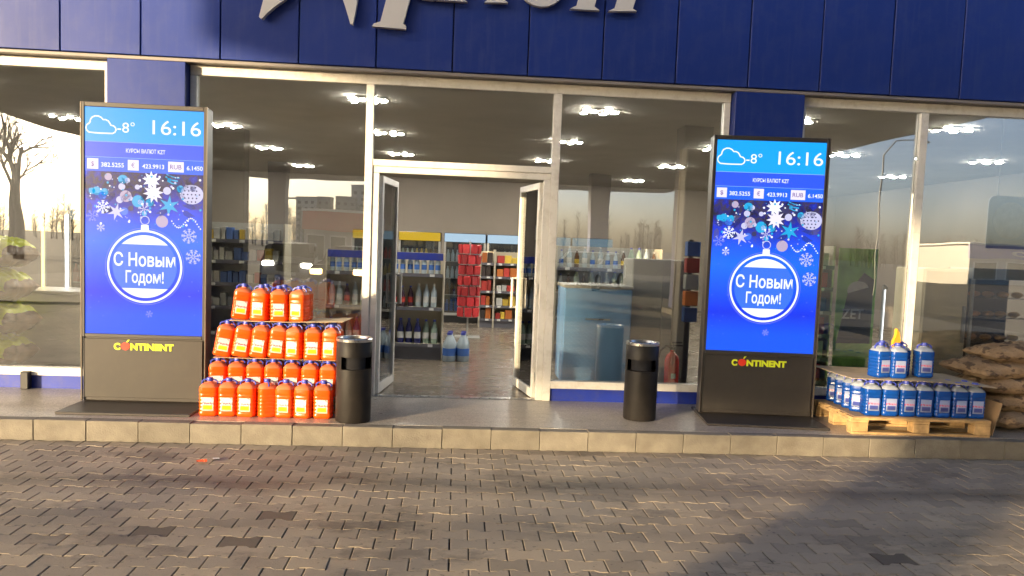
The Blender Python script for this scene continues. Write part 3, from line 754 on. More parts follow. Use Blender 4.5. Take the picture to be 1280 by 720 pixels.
for i in range(7):
    x = -1.93+.150*i; lean = (.16, .15, .14, .10, .02, .0, .0)[i]
    for q, nm in ((0, 'front of the middle layer'), (1, 'row behind in the middle layer')):
        jug(ORJ, f'orange washer jug in the {nm}, {ORD[i]} from the left', GO, (x+(.02 if i < 4 else 0)*0, -.765+.152*q, z2+.0055+abs(lean)*.066), (rnd.uniform(-.03, .03), lean+rnd.uniform(-.02, .02), rnd.uniform(-.25, .2)), 1.0)
z3 = z2+.0055+.3
sheet('cardboard_sheet', 'brown cardboard sheet lying on the middle orange jug layer', ((-1.87, -.775), (-.93, -.80), (-.90, -.42), (-1.87, -.42)), z3+.002, M_cardp, bow=lambda u, v: .018*max(0, u-.45)*2)
for i, x in enumerate((-1.80, -1.635, -1.475, -1.31)):
    lean = (.12, .03, .0, -.02)[i]
    for q, nm in ((0, 'on the top layer of the stack'), (1, 'behind on the top layer of the stack')):
        if q and i == 0: continue
        jug(ORJ, f'orange washer jug {nm}, {ORD[i]} from the left', GO, (x+.01*q, -.71+.15*q, z3+.0085+abs(lean)*.066), (rnd.uniform(-.03, .03), lean+rnd.uniform(-.02, .02), rnd.uniform(-.3, .2)), 1.0)

# blue stack on the pallet at the right
GB = 'blue washer fluid jugs on the right pallet'
PC = Vector((3.95, -.77, ZP)); prz = math.radians(-1.5)
make_pallet('pale wooden pallet carrying the blue jugs near the right end of the pavement', tuple(PC), prz)
def onp(x, y): c, s_ = math.cos(prz), math.sin(prz); return PC.x+x*c-y*s_, PC.y+x*s_+y*c
sheet('cardboard_sheet', 'brown cardboard sheet lying on the pallet under the blue jugs', (onp(-.57, -.385), onp(.58, -.385), onp(.58, .36), onp(-.57, .36)), ZP+.1448, M_card)
zb = ZP+.144+.007
for i in range(7):
    px = -.40+.150*i
    for q in range(5):
        if q > 1 and i > 0 and i < 6: continue
        if i == 0 or q <= 1:
            x, yv = onp(px-.03*(q > 0 and i == 0)*1.0, -.29+.15*q)
            side = 'front row on the pallet' if q == 0 else f'{ORD[q]} row back on the pallet'
            jug(BLJ, f'blue washer jug {ORD[i]} from the left in the {side}', GB, (x, yv, zb), (0, 0, prz+rnd.uniform(-.08, .08) - (.5 if i == 0 and q else 0)), .99 if q else 1.0)
zc = zb+.300
a_, b_, c_, d_ = onp(-.60, -.36), onp(.62, -.40), onp(.62, .34), onp(-.66, .36)
sheet('cardboard_sheet', 'broad cardboard sheet covering the lower layer of blue jugs', (a_, b_, c_, d_), zc, M_cardp, bow=lambda u, v: -.03*(u > .55)*(u-.55)*2-.0*v+.012*(1-u))
for i, (px, py) in enumerate(((-.30, -.20), (-.155, -.21), (.13, -.12), (-.21, -.05), (-.05, -.06))):
    x, yv = onp(px, py)
    jug(BLJ, 'blue washer jug on top of the cardboard, ' + ('leftmost at the front', 'middle one at the front', 'rightmost, standing alone', 'left one at the back', 'right one at the back')[i], GB, (x, yv, zc+.012), (0, 0, prz+(.3, 0, -.1, .2, 0)[i]), 1.0)
bm = BM(); prism(bm, [(-.030, 0), (.028, .0), (.050, .06), (.034, .13), (.004, .165), (-.006, .10), (-.035, .05)], -.012, .012)
for v in bm.verts: v.co.y += .25*v.co.z*v.co.z
x, yv = onp(-.135, -.13); tag(obj('price_flag', bm, pm('orange_flag', (.85, .36, .02), .5), None, (x, yv, zc+.26), (0, 0, .3)), 'orange yellow paper flag sticking up behind the top blue jugs', 'flag')
# folded cardboard flap at the right end of the pallet
bm = BM(); box(bm, -.003, .003, -.33, .33, 0, .29)
x, yv = onp(.66, 0.0); tag(obj('cardboard_flap', bm, M_card, None, (x, yv, ZP+.002), (0, math.radians(14), prz)), 'dark cardboard flap leaning against the right end of the blue jug pallet', 'cardboard')

# ================================================================== SACKS
def sack_mat():
    m, n, l, b = newmat('printed_paper_sack')
    co = N(n, 'ShaderNodeTexCoord').outputs['Object']
    f = noise(n, l, co, 5, 5); f2 = noise(n, l, co, 9, 3, .5, (1, 1, 2.2))
    c = ramp(n, l, f, [(.25, (.17, .105, .055)), (.55, (.32, .215, .12)), (.8, (.44, .32, .19))])
    k = ramp(n, l, f2, [(.53, (0, 0, 0)), (.57, (1, 1, 1))])
    c = mixc(n, l, mathn(n, l, 'MULTIPLY', k, .75), c, (.055, .03, .018))
    l.new(c, b.inputs['Base Color']); b.inputs['Roughness'].default_value = .75
    bp = N(n, 'ShaderNodeBump'); bp.inputs['Strength'].default_value = 1.0; bp.inputs['Distance'].default_value = .05
    l.new(noise(n, l, co, 14, 6, .65), bp.inputs['Height']); l.new(bp.outputs[0], b.inputs['Normal'])
    return m
M_sack = sack_mat()
def pillow(lx, ly, lz, seed, nx=40, ny=24):
    bm = BM(); T, B = [], []
    for i in range(nx+1):
        r1, r2 = [], []
        for j in range(ny+1):
            u, v = -1+2*i/nx, -1+2*j/ny
            k = (max(0, 1-abs(u)**5)*max(0, 1-abs(v)**4))**.5
            wob = 1+.16*mnoise.noise(Vector((u*2+seed, v*2, 0)))
            x = u*lx*(1-.05*(1-abs(v)))*1.0; y_ = v*ly*(1-.06*abs(u)**2)*wob
            hh = lz*k*(1+.28*mnoise.noise(Vector((u*2.3, v*2.3, seed)))+.16*mnoise.noise(Vector((u*6, v*6, seed)))-.30*abs(mnoise.noise(Vector((u*7, v*3, seed+3))))-.18*abs(mnoise.noise(Vector((u*15, v*9, seed+5)))))
            sag = -.10*lz*abs(u)**2
            r1.append(bm.verts.new((x, y_, lz+hh+sag+.02*lz*mnoise.noise(Vector((u*9, v*9, seed)))))); r2.append(bm.verts.new((x, y_, lz-hh*.96+sag*(1 if k > .05 else 1))))
        T.append(r1); B.append(r2)
    for i in range(nx):
        for j in range(ny):
            bm.faces.new((T[i][j], T[i+1][j], T[i+1][j+1], T[i][j+1])); bm.faces.new((B[i][j], B[i][j+1], B[i+1][j+1], B[i+1][j]))
    for i in range(nx): bm.faces.new((T[i][0], B[i][0], B[i+1][0], T[i+1][0])); bm.faces.new((T[i][ny], T[i+1][ny], B[i+1][ny], B[i][ny]))
    for j in range(ny): bm.faces.new((T[0][j], T[0][j+1], B[0][j+1], B[0][j])); bm.faces.new((T[nx][j], B[nx][j], B[nx][j+1], T[nx][j+1]))
    return bm
zs = ZP+.004
for k, (x, yv, z, rz, lab) in enumerate(((5.20, -.66, 0, .12, 'brown printed paper sack lying lowest at the front of the heap'), (5.80, -.28, 0, .02, 'brown printed paper sack lying lowest at the back of the heap'), (5.22, -.60, .145, -.10, 'brown printed paper sack second from the bottom, just right of the pallet'), (5.80, -.30, .15, .1, 'brown paper sack in the back half of the heap, second layer'), (5.16, -.55, .29, .10, 'brown printed paper sack third from the bottom of the heap'), (5.06, -.50, .43, .20, 'brown printed paper sack jutting out furthest left towards the blue jugs'), (5.30, -.48, .57, -.06, 'crumpled brown paper sack topmost on the heap'))):
    o = obj('paper_sack', pillow(.43, .29, .084, k*3.7+1), M_sack, None, (x, yv, zs+z), (rnd.uniform(-.05, .05), rnd.uniform(-.06, .06), rz), smooth=70); tag(o, lab, 'sack', 'brown sacks heaped at the right edge')
# ---------------- odds and ends on the pavement and paving
bm = BM(); box(bm, -.45, .45, -.28, .28, 0, .014, bev=.004); tag(obj('door_mat', bm, M_dark, None, (-4.75, -.45, ZP+.001), (0, 0, .05)), 'flat black rubber mat on the pavement at the far left', 'mat')
bm = BM(); box(bm, -.035, .035, -.035, .035, 0, .16, bev=.006); tag(obj('floor_bracket', bm, M_dark, None, (-3.87, -.06, ZP)), 'short dark metal stub against the left plinth', 'bracket')
bm = BM()
G = [[bm.verts.new((.07*(i/6-.5), .055*(j/5-.5), .012+.016*mnoise.noise(Vector((i*.7, j*.8, 2))))) for j in range(6)] for i in range(7)]
for i in range(6):
    for j in range(5): bm.faces.new((G[i][j], G[i+1][j], G[i+1][j+1], G[i][j+1]))
tag(obj('litter_wrapper', bm, pm('orange_wrapper', (.75, .12, .03), .4), None, (-1.75, -1.86, .004), (0, 0, .4)), 'crumpled orange sweet wrapper lying on the dark paving', 'wrapper')
bm = BM(); box(bm, -.022, .022, -.015, .015, 0, .004); tag(obj('litter_scrap', bm, M_tag, None, (-1.68, -1.76, .004), (0, 0, .3)), 'small white paper scrap beside the orange wrapper', 'litter')

# ================================================================== INSIDE THE SHOP
E_led = em('led_panel', (255, 249, 238), 170.0)
def make_lamp(label, loc, rz):
    t = thing('ceiling_lamp', label, 'ceiling lamp', loc, rz, 'ceiling lamps of the sales room')
    obj('lamp_plate', bx(-.22, .22, -.16, .16, -.012, 0, bev=.003), M_ceil, t)
    for (x, y_) in ((-.18, -.13), (-.075, .0), (-.17, .14), (.06, .14), (.175, .02), (.07, -.13)):
        obj('led_panel', bx(x-.026, x+.026, y_-.034, y_+.034, -.024, -.0125, bev=.003, rz=.35), E_led, t)
cols = (-5.6, -3.4, -1.06, 1.60, 3.92, 5.9, 8.2); lrows = (1.78, 4.5, 7.2, 10.4)
for r_, yv in enumerate(lrows):
    for c_i, x in enumerate(cols):
        make_lamp(f'cluster of small white ceiling lights, {ORD[r_]} row from the window, {ORD[c_i]} from the left', (x, yv, 3.219), 0)
# --- goods
def bottle_parts(prefix, h, r, body, cap, lab, sq=0):
    bm = BM(); lathe(bm, [(r*.9, 0), (r, .01), (r, h*.55), (r*.93, h*.62), (r*.55, h*.80), (r*.36, h*.88), (r*.36, h*.92)], 14, sq=sq); a = mesh_from(bm, prefix+'_body', 50); a.materials.append(body)
    bm = BM(); lathe(bm, [(r*.42, h*.921), (r*.42, h)], 12); b = mesh_from(bm, prefix+'_cap', 40); b.materials.append(cap)
    bm = BM(); lathe(bm, [(r*1.015, h*.2), (r*1.015, h*.46)], 14, sq=sq, caps=False); c = mesh_from(bm, prefix+'_label', 50); c.materials.append(lab)
    return dict(bottle_body=a, cap=b, wrap_label=c)
def plain(nm, col, **k): return pm(nm, col, k.pop('rough', .25), var=.1, rand=.15, **k)
P_clear = plain('clear_water_plastic', (.42, .50, .55)); P_purple = plain('dark_cola_plastic', (.05, .015, .04)); P_navy = plain('navy_bottle', (.02, .025, .16)); P_green = plain('pale_green_plastic', (.30, .40, .32)); P_brown = plain('brown_bottle', (.09, .04, .015))
P_lw = plain('white_wrap', (.62, .62, .6)); P_lb = plain('blue_wrap', (.06, .16, .5)); P_lr = plain('red_wrap', (.5, .04, .03)); P_cw = plain('white_screw_cap', (.6, .6, .6)); P_ly = plain('yellow_wrap', (.6, .42, .05))
B_water = bottle_parts('water_bottle', .24, .033, P_clear, M_bcap, P_lb); B_cola = bottle_parts('cola_bottle', .26, .036, P_purple, M_bcap, P_lr); B_clear = bottle_parts('clear_bottle', .29, .038, P_clear, P_cw, P_lw)
B_navy = bottle_parts('navy_bottle', .31, .043, P_navy, M_bcap, P_lw); B_green = bottle_parts('green_bottle', .30, .044, P_green, M_bcap, P_lw); B_big = bottle_parts('big_water_bottle', .36, .075, P_clear, M_bcap, P_lb, sq=1.0); B_brown = bottle_parts('brown_bottle', .25, .034, P_brown, P_cw, P_ly)
def bottle(parts, label, group, loc, name='drinks_bottle', sc=1):
    t = thing(name, label, 'bottle', loc, rnd.uniform(-1, 1), group); t.scale = (sc,)*3
    for nm, me in parts.items(): obj(nm, me, None, t)
def make_gondola(label, x0, x1, y, depth, levels, top, back=M_shelf, header=None):
    """shelf unit facing the windows: back panel, uprights, shelves with price rails"""
    t = thing('shelf_unit', label, 'shelf', ((x0+x1)/2, y, ZP)); hw = (x1-x0)/2
    obj('back_panel', bx(-hw+.02, hw-.02, depth-.03, depth, .02, top), back, t)
    for s in (-1, 1): obj('upright', bx(s*hw-.018 if s > 0 else -hw-.0, s*hw if s > 0 else -hw+.018, 0.04, depth+.01, .0, top), M_shelf, t)
    for z in levels:
        sh = obj('shelf_board', bx(-hw+.0185, hw-.0185, 0.005, depth-.031, z-.025, z), M_shelf, t)
        obj('price_rail', bx(-hw+.019, hw-.019, -.008, .0045, z-.04, z+.004), M_rail, sh)
        for i in range(3):
            xx = -hw+.15+i*(2*hw-.3)/2; obj('price_tag', bx(xx-.03, xx+.03, -.0105, -.0085, z-.035, z-.002), M_tag, sh)
    if header: obj('header_board', bx(-hw+.02, hw-.02, .06, .08, top-.09, top+.0), header, t)
    obj('kick_plate', bx(-hw+.019, hw-.019, .03, .05, 0, levels[0]-.041), M_rail, t)
    return t
make_gondola('cream drinks shelf just inside the open doors on the left', -1.62, -.15, 2.48, .30, (.20, .66, 1.08), 1.34, header=M_blue2)
GBt = 'bottles on the drinks shelf inside the doors'
for z, kinds, step, nm in ((1.08, [B_water]*16, .088, 'top'), (.66, [B_clear, B_clear, B_cola, B_clear, B_green, B_cola, B_cola, B_clear, B_cola, B_cola, B_cola, B_clear, B_clear, B_clear], .098, 'middle'), (.20, [B_green, B_clear, B_green, B_navy, B_green, B_green, B_green, B_green, B_navy, B_navy, B_navy, B_green, B_green], .108, 'bottom')):
    for i, k in enumerate(kinds):
        cname = {id(B_water): 'clear blue-capped', id(B_cola): 'dark cola', id(B_clear): 'clear white-capped', id(B_green): 'pale green', id(B_navy): 'navy blue'}[id(k)]
        bottle(k, f'{cname} bottle, {ORD[i]} from the left on the {nm} shelf inside the doors', GBt, (-1.55+step*i+rnd.uniform(-.006, .006), 2.58+rnd.uniform(-.01, .03), ZP+z+.001))
for i, (x, yv) in enumerate(((-.06, 2.44), (.11, 2.46), (-.05, 2.62), (.12, 2.64))):
    bottle(B_big, f'large clear water bottle on the shop floor, {("front left", "front right", "back left", "back right")[i]} of four', 'water bottles on the shop floor', (x, yv, ZP+.001), 'water_bottle')
# coolers along the back
def E_head(nm, rgb, s): return em(nm, rgb, s)
H_y = em('cooler_sign_yellow', (196, 160, 10), .3); H_w = em('cooler_sign_pale', (170, 200, 220), .3); H_b = em('cooler_sign_dim', (90, 110, 120), .5)
def make_cooler(label, x, y, hd, wdt=.78, H=1.68):
    t = thing('drinks_cooler', label, 'cooler', (x, y, ZP), 0, 'glass door coolers at the back'); hw = wdt/2
    obj('cabinet', bx(-hw, hw, .04, .65, .0, H, bev=.01), M_dark, t)
    for s in (-1, 1): obj('door_stile', bx(s*hw-.04 if s > 0 else -hw, s*hw if s > 0 else -hw+.04, -.01, .039, .14, H-.17), M_grey, t)
    obj('door_rail', bx(-hw+.0405, hw-.0405, -.01, .039, .14, .19), M_grey, t)
    obj('sign_header', bx(-hw+.01, hw-.01, -.02, .039, H-.165, H-.01, bev=.004), hd, t)
    obj('cooler_door', bx(-hw+.041, hw-.041, .0, .006, .191, H-.17), M_cglass, t)
    colr = [P_lr, P_lb, P_green, P_ly, P_brown, P_clear]
    for r_ in range(4):
        z = .22+r_*.31
        sh = obj('cooler_shelf', bx(-hw+.042, hw-.042, .012, .0385, z-.012, z), M_grey, t)
        me_i = rnd.randrange(6)
        for i in range(8):
            bm = BM(); lathe(bm, [(.034, z+.001), (.034, z+.13), (.014, z+.19), (.014, z+.22)], 8, sy=.35, cx=-hw+.085+i*.086, cy=.025)
            obj('bottle_row', bm, colr[(me_i+i//3) % 6], sh)
    return t
for i, (x, hd) in enumerate(((-1.55, H_y), (-.70, H_y), (.14, H_w), (.70+.02+.22, H_w), (1.74, H_b), (2.54, H_b))):
    make_cooler(('dark drinks cooler partly behind the left door jamb with yellow header', 'dark drinks cooler with yellow header above the drinks shelf', 'dark drinks cooler with pale lit header behind the red snack stand', 'dark drinks cooler with pale lit header behind the cream snack rack', 'dark drinks cooler with dim header seen through the right door leaf', 'dark drinks cooler with dim header seen right of the doors')[i], x, 7.45, hd)
# red snack stand
t = thing('snack_stand', 'red snack packet stand on a thin pole in the middle of the shop', 'stand', (.2, 5.1, ZP))
bm = BM(); tube(bm, [(0, 0, .02), (0, 0, 1.52)], .014, 8); obj('pole', bm, M_grey, t)
obj('base_plate', bx(-.2, .2, -.16, .16, 0, .02, bev=.004), M_grey, t)
M_pack = pm('red_snack_packet', (.42, .025, .03), .35, var=.3, scale=12, rand=.35)
for r_ in range(7):
    z = .33+r_*.165
    bm = BM(); lathe(bm, [(.17, z), (.17, z+.006)], 16); obj('wire_tray', bm, M_grey, t)
    for k in range(8):
        a = 2*PI*k/8+.2*r_; b2 = BM(); box(b2, -.055, .055, -.018, .018, 0, .145, bev=.012)
        obj('snack_packet', b2, M_pack, t, (.155*math.cos(a), .155*math.sin(a), z+.007), (rnd.uniform(-.1, .1), 0, a+PI/2))
# cream rack with goods further back
t = make_gondola('cream open snack rack standing before the back coolers', .42, 1.14, 6.75, .42, (.16, .40, .66, .92, 1.16), 1.36)
obj('end_panel', bx(-.115, -.085, -.012, .40, .0, 1.40), M_shelf, t)
G_goods = [pm('orange_carton', (.55, .16, .03), .6, rand=.3), pm('red_carton', (.42, .04, .03), .6, rand=.3), pm('dark_carton', (.05, .035, .03), .6, rand=.3), pm('white_carton', (.5, .5, .46), .6, rand=.2), pm('blue_carton', (.05, .12, .35), .6, rand=.3), pm('green_carton', (.12, .28, .06), .6, rand=.3), pm('yellow_carton', (.6, .42, .05), .6, rand=.3)]
def fill_goods(x0, x1, y, zs_, hmin, hmax, pal, where, group, dep=.12, wmin=.05, wmax=.11):
    cnt = 0
    for r_, z in enumerate(zs_):
        x = x0; i = 0
        while x < x1-wmin:
            wd = min(rnd.uniform(wmin, wmax), x1-x); h = rnd.uniform(hmin, hmax)
            pi = pal[rnd.randrange(len(pal))]; b2 = BM(); box(b2, -wd/2+.003, wd/2-.003, -dep/2, dep/2, 0, h, bev=.004)
            cn = G_goods[pi].name.split('_')[0]
            tag(obj('goods_carton', b2, G_goods[pi], None, (x+wd/2, y+dep/2+rnd.uniform(0, .02), ZP+z+.001), (0, 0, rnd.uniform(-.04, .04))), f'{cn} carton, {ORD[min(i, 15)]} from left, {ORD[r_]} shelf up, {where}', 'carton', group)
            x += wd+.004; i += 1
fill_goods(.45, .65, 6.77, (.16, .40, .66, .92, 1.16), .15, .2, [2, 1, 2, 0], 'left half of cream snack rack', 'cartons on the cream snack rack', wmin=.07)
fill_goods(.72, 1.10, 6.77, (.16, .40, .66, .92, 1.16), .10, .17, [0, 1, 3, 6, 0], 'right half of cream snack rack', 'cartons on the cream snack rack', wmin=.08, wmax=.14)
# shelf with bottles behind the window right of the doors
make_gondola('grey shelf of bottles behind the window right of the doors', 1.30, 2.72, 2.9, .45, (.20, .55, .90, 1.22), 1.50, back=M_grey)
for r_, z in enumerate((.55, .90, 1.22)):
    for i in range(13):
        k = (B_brown, B_brown, B_clear, B_water, B_green)[rnd.randrange(5)]
        bottle(k, f'small bottle {ORD[i]} from left, {ORD[r_+1]} shelf up, window right of the doors', 'bottles on the shelf right of the doors', (1.38+.104*i, 3.0+rnd.uniform(0, .03), ZP+z+.001), sc=.95)
# blue chest, grey cabinet and fire extinguisher
M_bchest = pm('blue_chest_panel', (.17, .37, .70), .35, var=.06, scale=3)
t = thing('blue_cabinet', 'plain light blue display cabinet standing behind the window right of the doors', 'cabinet', (1.50, .78, ZP))
obj('cabinet_body', bx(-.36, .36, 0, .55, .04, 1.05, bev=.012), M_bchest, t); obj('cabinet_top', bx(-.37, .37, -.012, .56, 1.051, 1.085, bev=.006), M_grey, t)
obj('cabinet_foot', bx(-.33, .33, .03, .52, 0, .039), M_dark, t); obj('pull_handle', bx(-.13, .13, -.02, -.001, .72, .735), M_chrome, t)
t = thing('grey_cabinet', 'tall pale grey cabinet between the blue cabinet and the fire extinguisher', 'cabinet', (2.22, .95, ZP))
obj('cabinet_body', bx(-.33, .33, 0.012, .5, .0, 1.38, bev=.008), pm('cabinet_grey', (.28, .28, .25), .5, var=.06), t)
for s in (-1, 1): obj('cabinet_door', bx(-.325 if s < 0 else .003, -.003 if s < 0 else .325, -.008, .0115, .06, 1.36, bev=.003), MATS['cabinet_grey'], t)
t = thing('fire_extinguisher', 'red fire extinguisher standing inside the window behind the right bin', 'extinguisher', (2.165, .22, ZP+.02))
M_ext = pm('extinguisher_red', (.72, .02, .015), .25, var=.05)
bm = BM(); lathe(bm, [(.068, 0), (.072, .01), (.072, .36), (.062, .41), (.035, .445), (.022, .455), (.022, .475)], 24); obj('cylinder', bm, M_ext, t, smooth=50)
bm = BM(); box(bm, -.02, .02, -.02, .02, .475, .51); box(bm, -.012, .10, -.012, .012, .515, .528); box(bm, -.012, .09, -.012, .012, .545, .557); obj('valve_head', bm, M_dark, t)
bm = BM(); tube(bm, [(-.02, 0, .50), (-.07, -.02, .52), (-.13, -.03, .47), (-.145, -.03, .40)], .011, 8); obj('hose', bm, M_dark, t, smooth=60)
bm = BM(); box(bm, -.022, .022, -.0755, -.0725, .20, .25); obj('instruction_label', bm, M_tag, t)
obj('extinguisher_shelf', bx(-.16, .14, -.10, .12, -.019, -.001), M_grey, t)
# narrow wire stand between grey cabinet and right totem
t = thing('magazine_stand', 'narrow stand of small colourful packs beside the right column', 'stand', (2.42, .55, ZP))
obj('post', bx(-.02, .02, .08, .12, 0, 1.6), M_dark, t)
for r_ in range(5): obj('pack', bx(-.07, .07, -.02, .07, .75+.17*r_, .90+.17*r_, bev=.006), G_goods[(4, 0, 3, 1, 4)[r_]], t)
# counter and shelf behind the left pane of the centre bay
make_gondola('shelf of small packs behind the pane left of the doors', -2.95, -2.0, 1.9, .4, (.35, .65, .92, 1.18, 1.42), 1.62, back=M_grey)
fill_goods(-2.9, -2.05, 1.93, (.65, .92, 1.18, 1.42), .09, .15, [3, 3, 4, 3, 6, 1], 'behind the pane left of the doors', 'packs on the shelf left of the doors', .10, .05, .09)
# left window
t = thing('display_counter', 'pale low counter behind the left window', 'counter', (-3.9, .62, ZP))
obj('counter_body', bx(-.42, .62, 0, .6, 0, .82, bev=.01), M_white, t); obj('counter_top', bx(-.44, .64, -.02, .62, .821, .85, bev=.005), M_white, t)
def bag_mat():
    m = pm('charcoal_bag_film', (.26, .15, .07), .28, var=.6, scale=9, rand=.2, bump=.6, bscale=14)
    n = m.node_tree.nodes; l = m.node_tree.links; b = n['Principled BSDF']; co = N(n, 'ShaderNodeTexCoord').outputs['Object']
    sx = N(n, 'ShaderNodeSeparateXYZ'); l.new(co, sx.inputs[0]); wob = mathn(n, l, 'MULTIPLY', noise(n, l, co, 6, 4), .14)
    zz = mathn(n, l, 'ADD', sx.outputs[2], wob)
    k = mathn(n, l, 'MULTIPLY', mathn(n, l, 'GREATER_THAN', zz, .185), mathn(n, l, 'LESS_THAN', mathn(n, l, 'ABSOLUTE', sx.outputs[0]), .335))       # printed field
    c0 = b.inputs['Base Color'].links[0].from_socket
    l.new(mixc(n, l, k, c0, (.72, .78, .04)), b.inputs['Base Color']); return m
M_bag = bag_mat()
for k, (x, yv, z, rz, lab) in enumerate(((-4.43, .37, .0, -.22, 'lowest'), (-4.40, .37, .31, -.30, 'second from the bottom'), (-4.44, .38, .62, -.18, 'third from the bottom'), (-4.41, .37, .93, -.26, 'topmost'))):
    t = thing('charcoal_bag', f'shiny brown charcoal bag with lime print stacked inside the left window, {lab}', 'bag', (x, yv, ZP+.14+z), rz, 'charcoal bags in the left window')
    obj('bag_body', pillow(.37, .23, .155, k*2.1), M_bag, t, smooth=70)
obj_b = bx(-.55, .55, -.26, .26, 0, .139, bev=.006); tag(obj('display_plinth', obj_b, M_white, None, (-4.5, .36, ZP)), 'low white plinth under the charcoal bags in the left window', 'plinth')
t = make_cooler('open fronted drinks fridge behind the left window', -4.05, 2.4, H_b, 1.2, 1.75)
E_tw = em('tube_white', (240, 245, 255), 4.0); E_ty = em('tube_warm', (255, 205, 90), 3.0)
def tube_lamp(label, loc, h, mat, r=.014):
    t = thing('tube_lamp', label, 'tube lamp', loc, 0)
    bm = BM(); lathe(bm, [(r, 0), (r, h)], 12); obj('tube', bm, mat, t, smooth=40)
    for z0, z1 in ((-.035, -.001), (h+.001, h+.035)):
        bm = BM(); lathe(bm, [(.019, z0), (.019, z1)], 12); obj('end_cap', bm, M_grey, t, smooth=40)
    obj('mounting_strip', bx(-.012, .012, .017, .035, -.05-(loc[2]-ZP-.05)*0, h+.05), M_grey, t)
    obj('stand_post', bx(-.012, .012, .036, .05, -(loc[2]-ZP), h+.04), M_grey, t)
tube_lamp('upright warm yellow tube lamp behind the left window', (-4.49, 1.5, .95), .68, E_ty)
tube_lamp('upright white tube lamp beside the fridge behind the left window', (-4.24, 1.5, .95), .82, E_tw)
# right window
make_gondola('shelf of car fluids right behind the right totem', 3.55, 4.16, 1.0, .4, (.10, .36, .62, .88, 1.14, 1.38), 1.60, back=M_grey)
fill_goods(3.58, 4.13, 1.03, (.10, .36, .62, .88, 1.14, 1.38), .13, .19, [4, 3, 4, 2, 3, 1], 'behind the right totem', 'cartons on the shelf behind the right totem', .10, .07, .12)
t = thing('green_banner', 'green roll-up advertising banner with white lettering behind the right window', 'banner', (4.33, .85, ZP), .1)
obj('banner_sheet', bx(-.23, .23, -.003, .003, .05, 1.58), pm('banner_green', (.22, .50, .09), .5, var=.25, scale=5), t)
obj('banner_base', bx(-.25, .25, -.09, .09, 0, .045, bev=.01), M_grey, t)
bm = BM(); prism(bm, [(-.20, .55), (.20, .55), (.20, 1.25), (.08, 1.32), (-.10, 1.10)], -.0055, -.0035); obj('dark_print', bm, M_dark, t)
me = text_mesh('ZET', .15, 0, .02, 1, .26); me.materials.append(P_lw); o = bpy.data.objects.new('banner_lettering', me); C.objects.link(o); o.parent = t; o.location = (-.16, -.0075, .82)
bm = BM(); prism(bm, arc(.02, 1.13, .13, .10, 20, 200, 10), -.0075, -.0057); obj('white_print', bm, P_lw, t)
tube_lamp('upright white tube lamp behind the right window beside the green banner', (4.63, .8, .70), .60, em('tube_white_dim', (235, 240, 245), 1.0), .006)
t = thing('cream_fridge', 'cream upright fridge behind the right window next to the pastry cabinet', 'fridge', (5.32, .8, ZP))
obj('fridge_body', bx(-.25, .25, .03, .6, 0, 1.40, bev=.012), pm('cream_enamel', (.68, .60, .42), .45, var=.05), t); obj('fridge_door', bx(-.245, .245, .0, .029, .06, 1.38, bev=.008), MATS['cream_enamel'], t); obj('fridge_handle', bx(.19, .215, -.03, -.001, .6, 1.0), M_grey, t)
t = thing('pastry_cabinet', 'dark glass pastry cabinet with loaves on its shelves behind the right window', 'cabinet', (6.0, .85, ZP))
obj('cabinet_back', bx(-.36, .36, .42, .45, 0, 1.42), M_dark, t); obj('cabinet_base', bx(-.36, .36, 0, .419, 0, .45), M_dark, t); obj('cabinet_roof', bx(-.36, .36, 0, .419, 1.30, 1.42), M_grey, t)
for s in (-1, 1): obj('cabinet_post', bx(s*.36-.03 if s > 0 else -.36, s*.36 if s > 0 else -.33, 0, .03, .451, 1.299), M_grey, t)
for z in (.62, .88, 1.10):
    sh = obj('glass_shelf', bx(-.33, .33, .02, .415, z-.01, z), M_cglass, t)
    for i in range(4):
        bm = BM(); bmesh.ops.create_icosphere(bm, subdivisions=2, radius=1)
        for v in bm.verts: v.co = Vector((v.co.x*.065, v.co.y*.05, v.co.z*.035))*(1+.1*mnoise.noise(v.co*3))
        obj('loaf', bm, plain('crust%d%d' % (int(z*100), i), (.34, .15+.02*i, .06), rough=.6), sh, (-.24+.16*i, .12+rnd.uniform(-.02, .02), z+.034), smooth=60)
# round disc sign hanging behind the right pane
t = thing('hanging_sign', 'pale rounded hanging sign with a ring behind the far right pane', 'sign', (5.68, .4, 2.05))
bm = BM(); pts = arc(.17, .20, .07, .07, 0, 90, 5)+arc(-.17, .20, .07, .07, 90, 180, 5)+[(-.24, -.27), (.24, -.27)]; prism(bm, pts, -.008, .008); obj('sign_plate', bm, pm('sign_pale', (.35, .35, .34), .5, var=.05), t)
bm = BM(); lathe(bm, [(.19, 0), (.19, .006)], 28); o = obj('sign_disc', bm, pm('sign_tan', (.42, .38, .32), .5, var=.1, scale=14), t, (0, -.009, .02), (PI/2, 0, 0))
for s in (-1, 1):
    bm = BM(); tube(bm, [(s*.15, 0, .27), (s*.15, 0, 1.169)], .004, 6); obj('hanging_wire', bm, M_grey, t)

